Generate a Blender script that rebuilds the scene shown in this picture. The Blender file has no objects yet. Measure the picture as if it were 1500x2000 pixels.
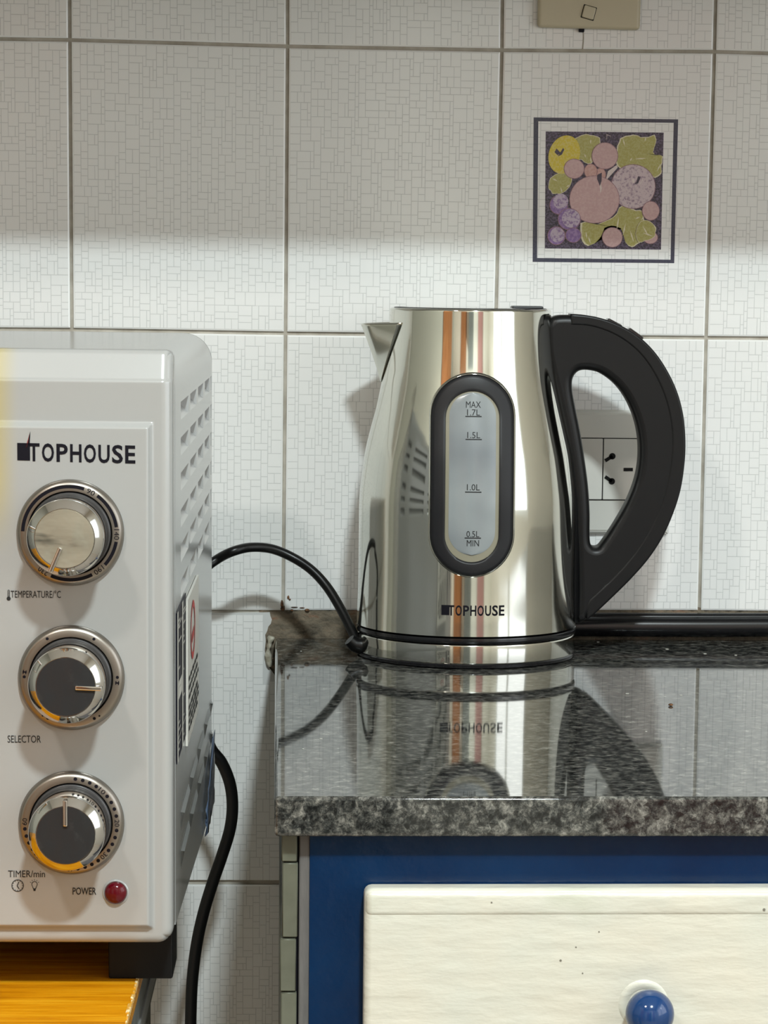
import bpy, bmesh, math, random
from mathutils import Vector, Matrix
C = bpy.context.scene
COL = C.collection
random.seed(7)
R = math.radians

# ------------------------------------------------------------------ camera
CAM_O = Vector((0.145564, -1.922470, 0.237962))
YAW, PIT, ROL, F, CX, CY = 0.0621495, 0.1352766, 0.0126969, 5200.0, 857.773, 1259.868
fw = Vector((math.sin(YAW)*math.cos(PIT), math.cos(YAW)*math.cos(PIT), -math.sin(PIT)))
_r = Vector((math.cos(YAW), -math.sin(YAW), 0)); _u = _r.cross(fw)
cr = _r*math.cos(ROL) + _u*math.sin(ROL); cu = -_r*math.sin(ROL) + _u*math.cos(ROL)
cam = bpy.data.cameras.new('camera'); camo = bpy.data.objects.new('camera', cam); COL.objects.link(camo)
cam.sensor_fit = 'VERTICAL'; cam.sensor_height = 36; cam.sensor_width = 27
cam.lens = F/2000*36
cam.shift_x = (750-CX)/2000; cam.shift_y = (CY-1000)/2000
m = Matrix((cr, cu, -fw)).transposed().to_4x4(); m.translation = CAM_O
camo.matrix_world = m
cam.clip_start = 0.05; cam.clip_end = 30
C.camera = camo

# ------------------------------------------------------------------ light and exposure
vs = C.view_settings
vs.view_transform = 'Standard'; vs.look = 'None'; vs.exposure = 0.0; vs.gamma = 1.0; vs.use_curve_mapping = False
LAMPS = [(0.42, -2.05, 1.60, 71.0, (0.87, 0.98, 1.0)), (-0.62, -1.85, 1.60, 20.0, (1.0, 0.93, 0.85))]
LAMP_R = 0.095
WINDOW_STRENGTH = 3.2
w = bpy.data.worlds.new('world'); C.world = w; w.use_nodes = True
w.node_tree.nodes['Background'].inputs[0].default_value = (0.8, 0.85, 0.9, 1)
w.node_tree.nodes['Background'].inputs[1].default_value = 0.3

# ------------------------------------------------------------------ pixel of the photograph -> point in the room
def ray(x, y): return fw + cr*((x-CX)/F) - cu*((y-CY)/F)
def onY(x, y, Y=0.0):
    d = ray(x, y); return CAM_O + d*((Y-CAM_O.y)/d.y)
def onZ(x, y, Z):
    d = ray(x, y); return CAM_O + d*((Z-CAM_O.z)/d.z)

# ------------------------------------------------------------------ materials
def mat(name, col=(0.8, 0.8, 0.8), rough=0.5, metal=0.0, spec=0.5, coat=0.0):
    M = bpy.data.materials.new(name); M.use_nodes = True
    b = M.node_tree.nodes['Principled BSDF']
    b.inputs['Base Color'].default_value = (*col, 1); b.inputs['Roughness'].default_value = rough
    b.inputs['Metallic'].default_value = metal; b.inputs['Specular IOR Level'].default_value = spec
    b.inputs['Coat Weight'].default_value = coat; b.inputs['Coat Roughness'].default_value = 0.05
    return M
def N(M, t, **kw):
    n = M.node_tree.nodes.new(t)
    for k, v in kw.items():
        if k in n.inputs: n.inputs[k].default_value = v
        else: setattr(n, k, v)
    return n
def L(M, a, b): M.node_tree.links.new(a, b)
def bsdf(M): return M.node_tree.nodes['Principled BSDF']
def coords(M, scale=(1, 1, 1)):
    tc = N(M, 'ShaderNodeTexCoord'); mp = N(M, 'ShaderNodeMapping'); mp.inputs['Scale'].default_value = scale
    L(M, tc.outputs['Object'], mp.inputs['Vector']); return mp.outputs['Vector']
def noise_col(M, stops, scale=10, detail=4, rough=0.6, vec=None, to='Base Color', stretch=(1, 1, 1)):
    v = vec or coords(M, stretch)
    n = N(M, 'ShaderNodeTexNoise'); n.inputs['Scale'].default_value = scale; n.inputs['Detail'].default_value = detail; n.inputs['Roughness'].default_value = rough
    L(M, v, n.inputs['Vector'])
    r = N(M, 'ShaderNodeValToRGB'); e = r.color_ramp.elements
    while len(e) < len(stops): e.new(0.5)
    for k, (p, c) in enumerate(stops):
        e[k].position = p; e[k].color = (*c, 1)
    L(M, n.outputs['Fac'], r.inputs['Fac'])
    if to: L(M, r.outputs['Color'], bsdf(M).inputs[to])
    return n, r
def bump(M, scale, strength, dist=0.001, detail=3, stretch=(1, 1, 1), vec=None):
    n = N(M, 'ShaderNodeTexNoise'); n.inputs['Scale'].default_value = scale; n.inputs['Detail'].default_value = detail
    L(M, vec or coords(M, stretch), n.inputs['Vector'])
    b = N(M, 'ShaderNodeBump'); b.inputs['Strength'].default_value = strength; b.inputs['Distance'].default_value = dist
    L(M, n.outputs['Fac'], b.inputs['Height']); L(M, b.outputs['Normal'], bsdf(M).inputs['Normal'])
    return b

M = {}
M['glaze'] = mat('tile_glaze', (0.78, 0.785, 0.77), 0.10); bump(M['glaze'], 70, 0.14, 0.001, 2)
M['crackle'] = mat('tile_crackle', (0.60, 0.61, 0.60), 0.2)
M['grout'] = mat('grout', (0.33, 0.30, 0.25), 0.9); noise_col(M['grout'], [(0.3, (0.32, 0.29, 0.24)), (0.7, (0.50, 0.47, 0.41))], 60)
M['mortar'] = mat('mortar', (0.2, 0.18, 0.14), 0.95)
noise_col(M['mortar'], [(0.3, (0.035, 0.03, 0.022)), (0.46, (0.15, 0.125, 0.09)), (0.58, (0.21, 0.165, 0.115)), (0.68, (0.22, 0.11, 0.065))], 70, 8, 0.7, stretch=(0.6, 1, 1.6))
bump(M['mortar'], 130, 0.9, 0.004, 8)
M['caulk'] = mat('caulk', (0.5, 0.48, 0.38), 0.7); noise_col(M['caulk'], [(0.35, (0.3, 0.27, 0.2)), (0.6, (0.62, 0.6, 0.5))], 90); bump(M['caulk'], 120, 0.7, 0.003)
M['rust'] = mat('rust', (0.13, 0.055, 0.03), 0.9); noise_col(M['rust'], [(0.4, (0.03, 0.015, 0.01)), (0.65, (0.25, 0.12, 0.05))], 200)
M['plaster'] = mat('plaster', (0.68, 0.64, 0.56), 0.9); bump(M['plaster'], 40, 0.2, 0.002)
M['ceiling'] = mat('ceiling_paint', (0.8, 0.78, 0.74), 0.9); bump(M['ceiling'], 40, 0.15, 0.002)
M['floor'] = mat('floor_tile', (0.35, 0.3, 0.25), 0.35)
br = N(M['floor'], 'ShaderNodeTexBrick'); br.offset = 0; br.inputs['Scale'].default_value = 3.3; br.inputs['Brick Width'].default_value = 1; br.inputs['Row Height'].default_value = 1
br.inputs['Color1'].default_value = (0.42, 0.36, 0.29, 1); br.inputs['Color2'].default_value = (0.38, 0.33, 0.27, 1); br.inputs['Mortar'].default_value = (0.15, 0.13, 0.11, 1); br.inputs['Mortar Size'].default_value = 0.01
L(M['floor'], coords(M['floor']), br.inputs['Vector']); L(M['floor'], br.outputs['Color'], bsdf(M['floor']).inputs['Base Color'])
# polished granite
g = M['granite'] = mat('granite', (0.03, 0.03, 0.03), 0.04, 0, 0.6)
v = coords(g)
n1, r1 = noise_col(g, [(0.36, (0.006, 0.007, 0.007)), (0.47, (0.05, 0.052, 0.048)), (0.56, (0.16, 0.158, 0.14)), (0.68, (0.36, 0.35, 0.31))], 150, 6, 0.78, vec=v)
n1.inputs['Distortion'].default_value = 0.25
vo = N(g, 'ShaderNodeTexVoronoi'); vo.inputs['Scale'].default_value = 330; L(g, v, vo.inputs['Vector'])
bw = N(g, 'ShaderNodeRGBToBW'); L(g, vo.outputs['Color'], bw.inputs[0])
mx = N(g, 'ShaderNodeMix', data_type='RGBA', blend_type='MULTIPLY'); mx.inputs['Factor'].default_value = 0.85
L(g, r1.outputs['Color'], mx.inputs[6]); L(g, bw.outputs[0], mx.inputs[7])
L(g, mx.outputs[2], bsdf(g).inputs['Base Color'])
# steel
def steel(name, col, rough, scr=0.02):
    s = mat(name, col, rough, 1.0)
    n = N(s, 'ShaderNodeTexNoise'); n.inputs['Scale'].default_value = 30; n.inputs['Detail'].default_value = 5
    L(s, coords(s, (1, 1, 0.5)), n.inputs['Vector'])
    mr = N(s, 'ShaderNodeMapRange'); mr.inputs[1].default_value = 0.3; mr.inputs[2].default_value = 0.75; mr.inputs[3].default_value = rough; mr.inputs[4].default_value = rough+scr
    L(s, n.outputs['Fac'], mr.inputs[0]); L(s, mr.outputs[0], bsdf(s).inputs['Roughness'])
    return s
M['chrome'] = steel('polished_steel', (0.66, 0.66, 0.60), 0.05, 0.05)
M['chrome_dark'] = steel('polished_chrome', (0.62, 0.61, 0.59), 0.05, 0.04)
M['bezel'] = steel('satin_bezel', (0.27, 0.245, 0.215), 0.32, 0.05)
M['skirt'] = mat('dark_satin_plastic', (0.05, 0.048, 0.048), 0.3, 0.2)
M['foot'] = mat('foot_plastic', (0.004, 0.004, 0.004), 0.5, 0, 0.2)
M['film'] = mat('protective_film', (0.42, 0.40, 0.32), 0.28, 0.6)
noise_col(M['film'], [(0.30, (0.10, 0.10, 0.08)), (0.42, (0.36, 0.34, 0.27)), (0.7, (0.48, 0.46, 0.37))], 40, 4, 0.6, stretch=(0.5, 1, 2.2)); bump(M['film'], 60, 0.5, 0.002)
M['knob_face'] = mat('dark_reflection_film', (0.045, 0.047, 0.05), 0.12, 0.3, 0.6)  # chrome faces; the dark room they mirror is painted into the colour
noise_col(M['knob_face'], [(0.55, (0.03, 0.032, 0.034)), (0.66, (0.05, 0.052, 0.053)), (0.75, (0.2, 0.2, 0.19))], 70, 5, 0.6); bump(M['knob_face'], 45, 0.25, 0.002)
M['black'] = mat('black_plastic', (0.006, 0.006, 0.0065), 0.38, 0, 0.28); bump(M['black'], 900, 0.05, 0.0004)
M['black_gloss'] = mat('black_gloss_plastic', (0.008, 0.008, 0.009), 0.14)
M['frame_black'] = mat('window_bezel_plastic', (0.012, 0.012, 0.0135), 0.42, 0, 0.3)
M['cord'] = mat('black_cord_rubber', (0.004, 0.004, 0.004), 0.32, 0, 0.3)
M['hose'] = mat('black_hose_rubber', (0.007, 0.007, 0.008), 0.22)
M['ink'] = mat('black_ink', (0.006, 0.0055, 0.009), 0.5, 0, 0.12)
M['ink_grey'] = mat('grey_ink', (0.022, 0.022, 0.022), 0.5, 0, 0.12)
M['red_ink'] = mat('red_ink', (0.42, 0.05, 0.045), 0.5)
gw = M['gauge'] = mat('frosted_gauge_plastic', (0.20, 0.22, 0.24), 0.22, 0, 0.6)
bsdf(gw).inputs['Subsurface Weight'].default_value = 0.15; bsdf(gw).inputs['Subsurface Radius'].default_value = (0.01, 0.01, 0.01)
noise_col(gw, [(0.35, (0.17, 0.19, 0.205)), (0.65, (0.27, 0.295, 0.30))], 18, 2)
M['gauge_rim'] = mat('yellowed_gauge_rim', (0.24, 0.225, 0.165), 0.3)
# oven paint with a yellow tint growing towards the upper left
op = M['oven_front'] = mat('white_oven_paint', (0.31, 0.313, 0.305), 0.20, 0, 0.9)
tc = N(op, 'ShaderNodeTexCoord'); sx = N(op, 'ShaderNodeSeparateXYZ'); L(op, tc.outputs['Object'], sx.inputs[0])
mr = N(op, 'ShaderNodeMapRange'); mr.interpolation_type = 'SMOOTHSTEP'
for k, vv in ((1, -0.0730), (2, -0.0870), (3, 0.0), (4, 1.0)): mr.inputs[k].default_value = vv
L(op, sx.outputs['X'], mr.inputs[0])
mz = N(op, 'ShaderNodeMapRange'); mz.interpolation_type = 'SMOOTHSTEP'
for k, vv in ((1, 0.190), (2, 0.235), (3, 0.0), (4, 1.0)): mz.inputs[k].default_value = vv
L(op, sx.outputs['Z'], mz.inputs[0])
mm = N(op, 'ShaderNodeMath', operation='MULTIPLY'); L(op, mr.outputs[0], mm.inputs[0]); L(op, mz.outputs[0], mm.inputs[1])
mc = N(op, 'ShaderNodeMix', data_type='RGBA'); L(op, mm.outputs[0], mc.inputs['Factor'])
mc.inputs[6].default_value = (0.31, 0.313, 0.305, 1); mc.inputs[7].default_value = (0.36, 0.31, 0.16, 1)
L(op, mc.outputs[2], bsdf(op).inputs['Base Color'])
M['oven_body'] = mat('light_grey_oven_paint', (0.30, 0.305, 0.297), 0.17); bump(M['oven_body'], 12, 0.12, 0.002, 2)
M['dark_gap'] = mat('dark_gap', (0.02, 0.02, 0.02), 0.8)
M['lens'] = mat('red_lamp_lens', (0.085, 0.001, 0.006), 0.14, 0, 0.35)
M['label_white'] = mat('label_paper', (0.55, 0.54, 0.49), 0.4)
M['label_black'] = mat('label_black', (0.010, 0.010, 0.018), 0.4, 0, 0.25)
M['glass_dark'] = mat('dark_oven_glass', (0.015, 0.015, 0.016), 0.06)
wd = M['wood'] = mat('varnished_wood', (0.5, 0.22, 0.02), 0.25, 0, 0.3)
noise_col(wd, [(0.30, (0.40, 0.13, 0.002)), (0.5, (0.60, 0.235, 0.004)), (0.68, (0.72, 0.34, 0.012)), (0.80, (0.52, 0.19, 0.003))], 26, 7, 0.65, stretch=(0.5, 6, 6)); bump(wd, 40, 0.25, 0.001, 5, (0.6, 8, 8))
M['chip'] = mat('chipped_varnish_edge', (0.85, 0.62, 0.25), 0.5); noise_col(M['chip'], [(0.45, (0.55, 0.28, 0.03)), (0.6, (0.9, 0.75, 0.45))], 260)
M['apron'] = mat('grey_laminate', (0.13, 0.135, 0.125), 0.4); noise_col(M['apron'], [(0.4, (0.11, 0.115, 0.105)), (0.65, (0.17, 0.175, 0.165))], 60)
M['alu'] = mat('dull_aluminium', (0.36, 0.37, 0.36), 0.35, 0.6)
bl = M['blue'] = mat('blue_gloss_paint', (0.003, 0.022, 0.08), 0.2, 0, 0.3)
noise_col(bl, [(0.35, (0.0008, 0.013, 0.047)), (0.7, (0.0012, 0.020, 0.066))], 14); bump(bl, 70, 0.35, 0.0012, 5)
dw = M['drawer'] = mat('cream_gloss_paint', (0.78, 0.755, 0.67), 0.32)
noise_col(dw, [(0.35, (0.58, 0.55, 0.46)), (0.6, (0.55, 0.545, 0.47)), (0.78, (0.48, 0.49, 0.40))], 14, 3); bump(dw, 55, 0.9, 0.0018, 6, (0.5, 1, 1.5))
M['chipmark'] = mat('chipped_paint', (0.16, 0.15, 0.12), 0.9)
M['knob_blue'] = mat('blue_knob_paint', (0.005, 0.035, 0.125), 0.10, 0, 0.6)
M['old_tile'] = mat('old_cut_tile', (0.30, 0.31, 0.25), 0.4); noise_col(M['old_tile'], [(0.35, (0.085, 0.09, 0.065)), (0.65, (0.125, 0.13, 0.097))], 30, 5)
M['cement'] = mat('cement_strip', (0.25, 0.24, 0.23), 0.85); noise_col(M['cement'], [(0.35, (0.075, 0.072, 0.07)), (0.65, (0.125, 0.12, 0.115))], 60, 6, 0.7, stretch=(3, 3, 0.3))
M['plate'] = mat('beige_switch_plastic', (0.52, 0.46, 0.33), 0.35)
M['socket'] = mat('white_socket_plastic', (0.66, 0.65, 0.60), 0.25)
M['hole'] = mat('socket_hole', (0.004, 0.004, 0.004), 0.9)
M['lampshade'] = mat('lamp_housing', (0.8, 0.8, 0.78), 0.5)
M['door_wood'] = mat('brown_door_wood', (0.33, 0.13, 0.045), 0.4); noise_col(M['door_wood'], [(0.35, (0.25, 0.085, 0.025)), (0.65, (0.42, 0.19, 0.075))], 8, 6, 0.6, stretch=(6, 6, 0.6))
M['curtain'] = mat('pink_curtain_cloth', (0.55, 0.32, 0.29), 0.9)
M['hood'] = mat('hood_steel', (0.5, 0.5, 0.49), 0.35, 0.7)

# ------------------------------------------------------------------ object helpers
def link(name, me, parent=None, loc=None, rotz=None):
    o = bpy.data.objects.new(name, me); COL.objects.link(o)
    if parent: o.parent = parent
    if loc is not None: o.location = loc
    if rotz is not None: o.rotation_euler = (0, 0, rotz)
    return o
def mesh(name, verts, faces, mats, parent=None, smooth=False, midx=None, loc=None, rotz=None):
    me = bpy.data.meshes.new(name); me.from_pydata([tuple(v) for v in verts], [], faces); 
    for x in (mats if isinstance(mats, (list, tuple)) else [mats]): me.materials.append(x)
    if midx: 
        for p, k in zip(me.polygons, midx): p.material_index = k
    if smooth: me.shade_smooth()
    me.update()
    return link(name, me, parent, loc, rotz)
def bmobj(name, bm, mats, parent=None, smooth=True, loc=None, rotz=None, angle=40):
    bmesh.ops.recalc_face_normals(bm, faces=bm.faces)
    me = bpy.data.meshes.new(name); bm.to_mesh(me); bm.free()
    for x in (mats if isinstance(mats, (list, tuple)) else [mats]): me.materials.append(x)
    if smooth:
        me.shade_smooth(); me.set_sharp_from_angle(angle=R(angle))
    o = link(name, me, parent, loc, rotz)
    if smooth:
        wn = o.modifiers.new('normals', 'WEIGHTED_NORMAL'); wn.keep_sharp = True; wn.weight = 80
    return o
def tag(o, label, cat, group=None):
    o['label'] = label; o['category'] = cat
    if group: o['group'] = group
    return o
def struct(o): o['kind'] = 'structure'; return o
def thing(name, label, cat, loc=(0, 0, 0), rotz=0, group=None):
    o = link(name, None, None, loc, rotz); o.empty_display_size = 0.02
    return tag(o, label, cat, group)
def addbox(bm, x0, x1, y0, y1, z0, z1, bev=0.0, seg=2, mi=0):
    r = bmesh.ops.create_cube(bm, size=1.0); vs_ = r['verts']
    for v_ in vs_:
        v_.co = Vector(((x0+x1)/2+v_.co.x*(x1-x0), (y0+y1)/2+v_.co.y*(y1-y0), (z0+z1)/2+v_.co.z*(z1-z0)))
    fs = set(f for v_ in vs_ for f in v_.link_faces)
    for f in fs: f.material_index = mi
    if bev > 0:
        es = set(e for v_ in vs_ for e in v_.link_edges)
        bmesh.ops.bevel(bm, geom=list(es), offset=bev, segments=seg, affect='EDGES', profile=0.5)
    return vs_
def box(name, x0, x1, y0, y1, z0, z1, mt, parent=None, bev=0.0, seg=2, loc=None, rotz=None):
    bm = bmesh.new(); addbox(bm, x0, x1, y0, y1, z0, z1, bev, seg); return bmobj(name, bm, mt, parent, True, loc, rotz)
def addlathe(bm, prof, seg=64, axis='Z', c=(0, 0, 0), mi=0):
    rings = []
    for r, h in prof:
        ring = []
        if r < 1e-6:
            p = (c[0], c[1], c[2]+h) if axis == 'Z' else (c[0], c[1]+h, c[2])
            ring = [bm.verts.new(p)]
        else:
            for k in range(seg):
                a = 2*math.pi*k/seg
                p = (c[0]+r*math.cos(a), c[1]+r*math.sin(a), c[2]+h) if axis == 'Z' else (c[0]+r*math.cos(a), c[1]+h, c[2]+r*math.sin(a))
                ring.append(bm.verts.new(p))
        rings.append(ring)
    for A, B in zip(rings, rings[1:]):
        n = max(len(A), len(B))
        if len(A) == 1 and len(B) == 1: continue
        for k in range(n):
            k2 = (k+1) % n
            vv = [A[k % len(A)], A[k2 % len(A)], B[k2 % len(B)], B[k % len(B)]]
            u = []
            for x in vv:
                if x not in u: u.append(x)
            if len(u) >= 3:
                f = bm.faces.new(u); f.material_index = mi
def lathe(name, prof, mt, parent=None, seg=96, axis='Z', c=(0, 0, 0), loc=None, rotz=None, angle=40):
    bm = bmesh.new(); addlathe(bm, prof, seg, axis, c); return bmobj(name, bm, mt, parent, True, loc, rotz, angle)
def spline(pts, n=8, closed=False):
    P = [Vector(p) for p in pts]; out = []; m_ = len(P)
    for i in range(m_ if closed else m_-1):
        if closed: p0, p1, p2, p3 = P[(i-1) % m_], P[i], P[(i+1) % m_], P[(i+2) % m_]
        else:
            p1, p2 = P[i], P[i+1]; p0 = P[i-1] if i > 0 else p1*2-p2; p3 = P[i+2] if i+2 < m_ else p2*2-p1
        for k in range(n):
            t = k/n
            out.append(0.5*((2*p1)+(p2-p0)*t+(2*p0-5*p1+4*p2-p3)*t*t+(3*p1-p0-3*p2+p3)*t**3))
    if not closed: out.append(P[-1])
    return out
def addtube(bm, pts, rad, seg=16, caps=True, mi=0, closed=False):
    n = len(pts); up = Vector((0.123, 0.456, 0.88)).normalized(); rings = []
    for i, p in enumerate(pts):
        if closed: t = (pts[(i+1) % n]-pts[i-1]).normalized()
        else: t = (pts[min(i+1, n-1)]-pts[max(i-1, 0)]).normalized()
        a = up-t*up.dot(t); a.normalize(); up = a; b = t.cross(a)
        rr = rad[i] if isinstance(rad, (list, tuple)) else rad
        rings.append([bm.verts.new(p+(a*math.cos(2*math.pi*k/seg)+b*math.sin(2*math.pi*k/seg))*rr) for k in range(seg)])
    pr = list(zip(rings, rings[1:]))
    if closed: pr.append((rings[-1], rings[0]))
    for A, B in pr:
        for k in range(seg):
            f = bm.faces.new((A[k], A[(k+1) % seg], B[(k+1) % seg], B[k])); f.material_index = mi
    if caps and not closed:
        bm.faces.new(rings[0]).material_index = mi; bm.faces.new(rings[-1]).material_index = mi
def tube(name, pts, rad, mt, parent=None, seg=16, n=10, loc=None):
    bm = bmesh.new(); addtube(bm, spline(pts, n), rad, seg); return bmobj(name, bm, mt, parent, True, loc)
def curve2d(loops, extrude, bev, bevres=4, offset=None):
    """filled 2-D outline(s) in XY, rounded rim, as a plain mesh"""
    cu_ = bpy.data.curves.new('tmp', 'CURVE'); cu_.dimensions = '2D'; cu_.fill_mode = 'BOTH'
    cu_.extrude = max(extrude-bev, 0); cu_.bevel_depth = bev; cu_.bevel_resolution = bevres; cu_.offset = -bev if offset is None else offset
    for lp in loops:
        s = cu_.splines.new('POLY'); s.points.add(len(lp)-1); s.use_cyclic_u = True
        for q, p in zip(s.points, lp): q.co = (p[0], p[1], 0, 1)
    o = bpy.data.objects.new('tmp', cu_); COL.objects.link(o)
    dg = bpy.context.evaluated_depsgraph_get(); me = bpy.data.meshes.new_from_object(o.evaluated_get(dg))
    bpy.data.objects.remove(o); bpy.data.curves.remove(cu_); me.materials.clear()
    return me
def textmesh(s, height, width=None, bold=0.0, align='LEFT', xs=1.0):
    """flat lettering in XY with cap height `height`, optionally fitted to `width`; returns verts, faces"""
    cu_ = bpy.data.curves.new('tmp', 'FONT'); cu_.body = s; cu_.size = 1.0; cu_.offset = bold; cu_.resolution_u = 3; cu_.fill_mode = 'FRONT'
    o = bpy.data.objects.new('tmp', cu_); COL.objects.link(o)
    dg = bpy.context.evaluated_depsgraph_get(); me = bpy.data.meshes.new_from_object(o.evaluated_get(dg))
    V = [v_.co.copy() for v_ in me.vertices]; Fc = [tuple(p.vertices) for p in me.polygons]
    bpy.data.objects.remove(o); bpy.data.curves.remove(cu_); bpy.data.meshes.remove(me)
    x0 = min(p.x for p in V); x1 = max(p.x for p in V); k = height/0.7
    sx_ = (width/(x1-x0)) if width else k*xs
    W = (x1-x0)*sx_; off = {'LEFT': 0, 'CENTER': -W/2, 'RIGHT': -W}[align]
    return [Vector(((p.x-x0)*sx_+off, p.y*k, 0)) for p in V], Fc
class MB:
    """flat pieces gathered into one mesh"""
    def __init__(s): s.v = []; s.f = []; s.m = []
    def add(s, V, Fc, mi=0):
        b = len(s.v); s.v += [tuple(p) for p in V]; s.f += [tuple(i+b for i in f) for f in Fc]; s.m += [mi]*len(Fc)
    def build(s, name, mats, parent=None, **k): return mesh(name, s.v, s.f, mats, parent, False, s.m, **k)

# ================================================================== THE ROOM
XL, XR, YR, ZF, ZC = -1.25, 1.45, -3.1, -0.85, 1.73
ZT = -0.0192                                          # worktop surface
TW, TH = 0.152, 0.20135
# --- measured joints of the tiling
known = {(0, 0): (136.3, 78), (1, 0): (561.7, 90.5), (2, 0): (980.3, 98), (3, 0): (1395.5, 101), (0, 1): (140.3, 643.7), (1, 1): (557.7, 651), (3, 1): (1379.3, 659.7), (3, 2): (1366, 1195), (1, 2): (552.8, 1195), (0, 2): (143, 1193.5)}
def joint(i, j):
    if (i, j) in known:
        p = onY(*known[(i, j)], 0.0); return Vector((p.x, 0, p.z))
    if (i, j) == (2, 1):
        p = onY(968, 655.5, 0.0); return Vector((p.x, 0, p.z))
    rg = random.Random(i*131+j*17)
    return Vector((i*TW+rg.uniform(-.0008, .0008), 0, (2-j)*TH+rg.uniform(-.0008, .0008)))
def wall_back():
    mb = MB(); U = 0.0024; rg = random.Random(3)
    T = 0.0022                                         # tiles stand proud of the joints
    mb.add([(XL, T, ZF), (XR, T, ZF), (XR, T, ZC), (XL, T, ZC)], [(0, 1, 2, 3)], 2)
    notch = [onY(x, y) for x, y in ((527, 1196), (528, 1203), (531, 1210), (529, 1218), (524, 1224), (522, 1232), (518, 1240), (519, 1252), (517, 1270), (519, 1290), (523, 1300), (545, 1330))]
    for i in range(-9, 10):
        for j in range(-5, 7):
            a, b, c, d = joint(i, j), joint(i+1, j), joint(i+1, j+1), joint(i, j+1)   # TL TR BR BL
            if a.x < XL+.01 or b.x > XR-.01: continue
            if j >= 2 and i >= 1: continue              # behind the worktop and cabinet: bare mortar
            if c.z < ZF: continue
            g_ = 0.0013; ch = 0.0011
            def P(u, v_, y): # u,v in metres from top-left
                W = (b-a).length; H = (a-d).length; s, t = u/W, v_/H
                q = a*(1-s)*(1-t)+b*s*(1-t)+c*s*t+d*(1-s)*t
                return (q.x, y, q.z)
            W = (b-a).length; H = (a-d).length
            vis = -0.25 < a.x < 0.55 and -0.42 < a.z < 0.62
            broken = (i, j) == (0, 2)
            o0 = [(g_, g_), (W-g_, g_), (W-g_, H-g_), (g_, H-g_)]
            e = g_+ch; o1 = [(e, e), (W-e, e), (W-e, H-e), (e, H-e)]
            if broken:
                pts = [P(e, e, 0)] + [(p.x, 0, p.z) for p in notch] + [P(W-e, H-e, 0), P(e, H-e, 0)]
                n = len(pts); back = [(p[0], T, p[2]) for p in pts]
                mb.add(pts, [tuple(range(n-1, -1, -1))], 1)
                mb.add(pts+back, [(k, (k+1) % n, n+(k+1) % n, n+k) for k in range(n)], 0)
            else:
                V = [P(u, v_, T) for u, v_ in o0]+[P(u, v_, 0.0004) for u, v_ in o0]+[P(u, v_, 0) for u, v_ in o1]
                fs = []
                for k in range(4):
                    k2 = (k+1) % 4; fs += [(k, k2, 4+k2, 4+k), (4+k, 4+k2, 8+k2, 8+k)]
                mb.add(V, fs, 0)
                mb.add([P(u, v_, 0) for u, v_ in o1], [(3, 2, 1, 0)], 1 if vis else 0)
            if not vis: continue
            nu, nv = int((W-2*e)/U), int((H-2*e)/U); su, sv = (W-2*e)/nu, (H-2*e)/nv
            occ = [[False]*nu for _ in range(nv)]
            opts = [(2, 3), (3, 2), (3, 3), (2, 4), (4, 2), (3, 4), (4, 3), (2, 2), (3, 3), (2, 3), (3, 2), (4, 4)]
            for y_ in range(nv):
                for x_ in range(nu):
                    if occ[y_][x_]: continue
                    w_, h_ = rg.choice(opts)
                    k = 0
                    while k < w_ and x_+k < nu and not occ[y_][x_+k]: k += 1
                    w_ = k; h_ = min(h_, nv-y_)
                    if x_+w_ == nu-1 and not occ[y_][nu-1]: w_ += 1
                    if y_+h_ == nv-1: h_ += 1
                    for yy in range(y_, y_+h_):
                        for xx in range(x_, x_+w_): occ[yy][xx] = True
                    gp = 0.00025
                    u0, u1, v0, v1 = e+x_*su+gp, e+(x_+w_)*su-gp, e+y_*sv+gp, e+(y_+h_)*sv-gp
                    if x_ == 0: u0 = e
                    if y_ == 0: v0 = e
                    if x_+w_ == nu: u1 = W-e
                    if y_+h_ == nv: v1 = H-e
                    if broken:
                        q = P((u0+u1)/2, (v0+v1)/2, 0)
                        if q[0] > 0.1385 and q[2] > -0.052: continue
                    jit = lambda: rg.uniform(-.00012, .00012)
                    mb.add([P(u0+jit(), v0, -0.00006), P(u1, v0+jit(), -0.00006), P(u1+jit(), v1, -0.00006), P(u0, v1+jit(), -0.00006)], [(3, 2, 1, 0)], 0)
    o = mb.build('wall_back', [M['glaze'], M['crackle'], M['grout']])
    return struct(o)
wall_back()
struct(box('wall_back_masonry', XL-.1, XR+.1, 0.0025, 0.12, ZF, ZC, M['plaster']))
def flat(name, pts, mt): return struct(mesh(name, pts, [tuple(range(len(pts)))], mt))
struct(box('floor', XL-.1, XR+.1, YR-.1, 0.12, ZF-.06, ZF, M['floor']))
struct(box('ceiling', XL-.1, XR+.1, YR-.1, 0.12, ZC, ZC+.06, M['ceiling']))
M['plaster_grey'] = mat('grey_plaster', (0.40, 0.40, 0.35), 0.9); bump(M['plaster_grey'], 40, 0.2, 0.002)
struct(box('wall_left', XL-.1, XL, YR, 0.0, ZF, ZC, M['plaster_grey']))
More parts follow.
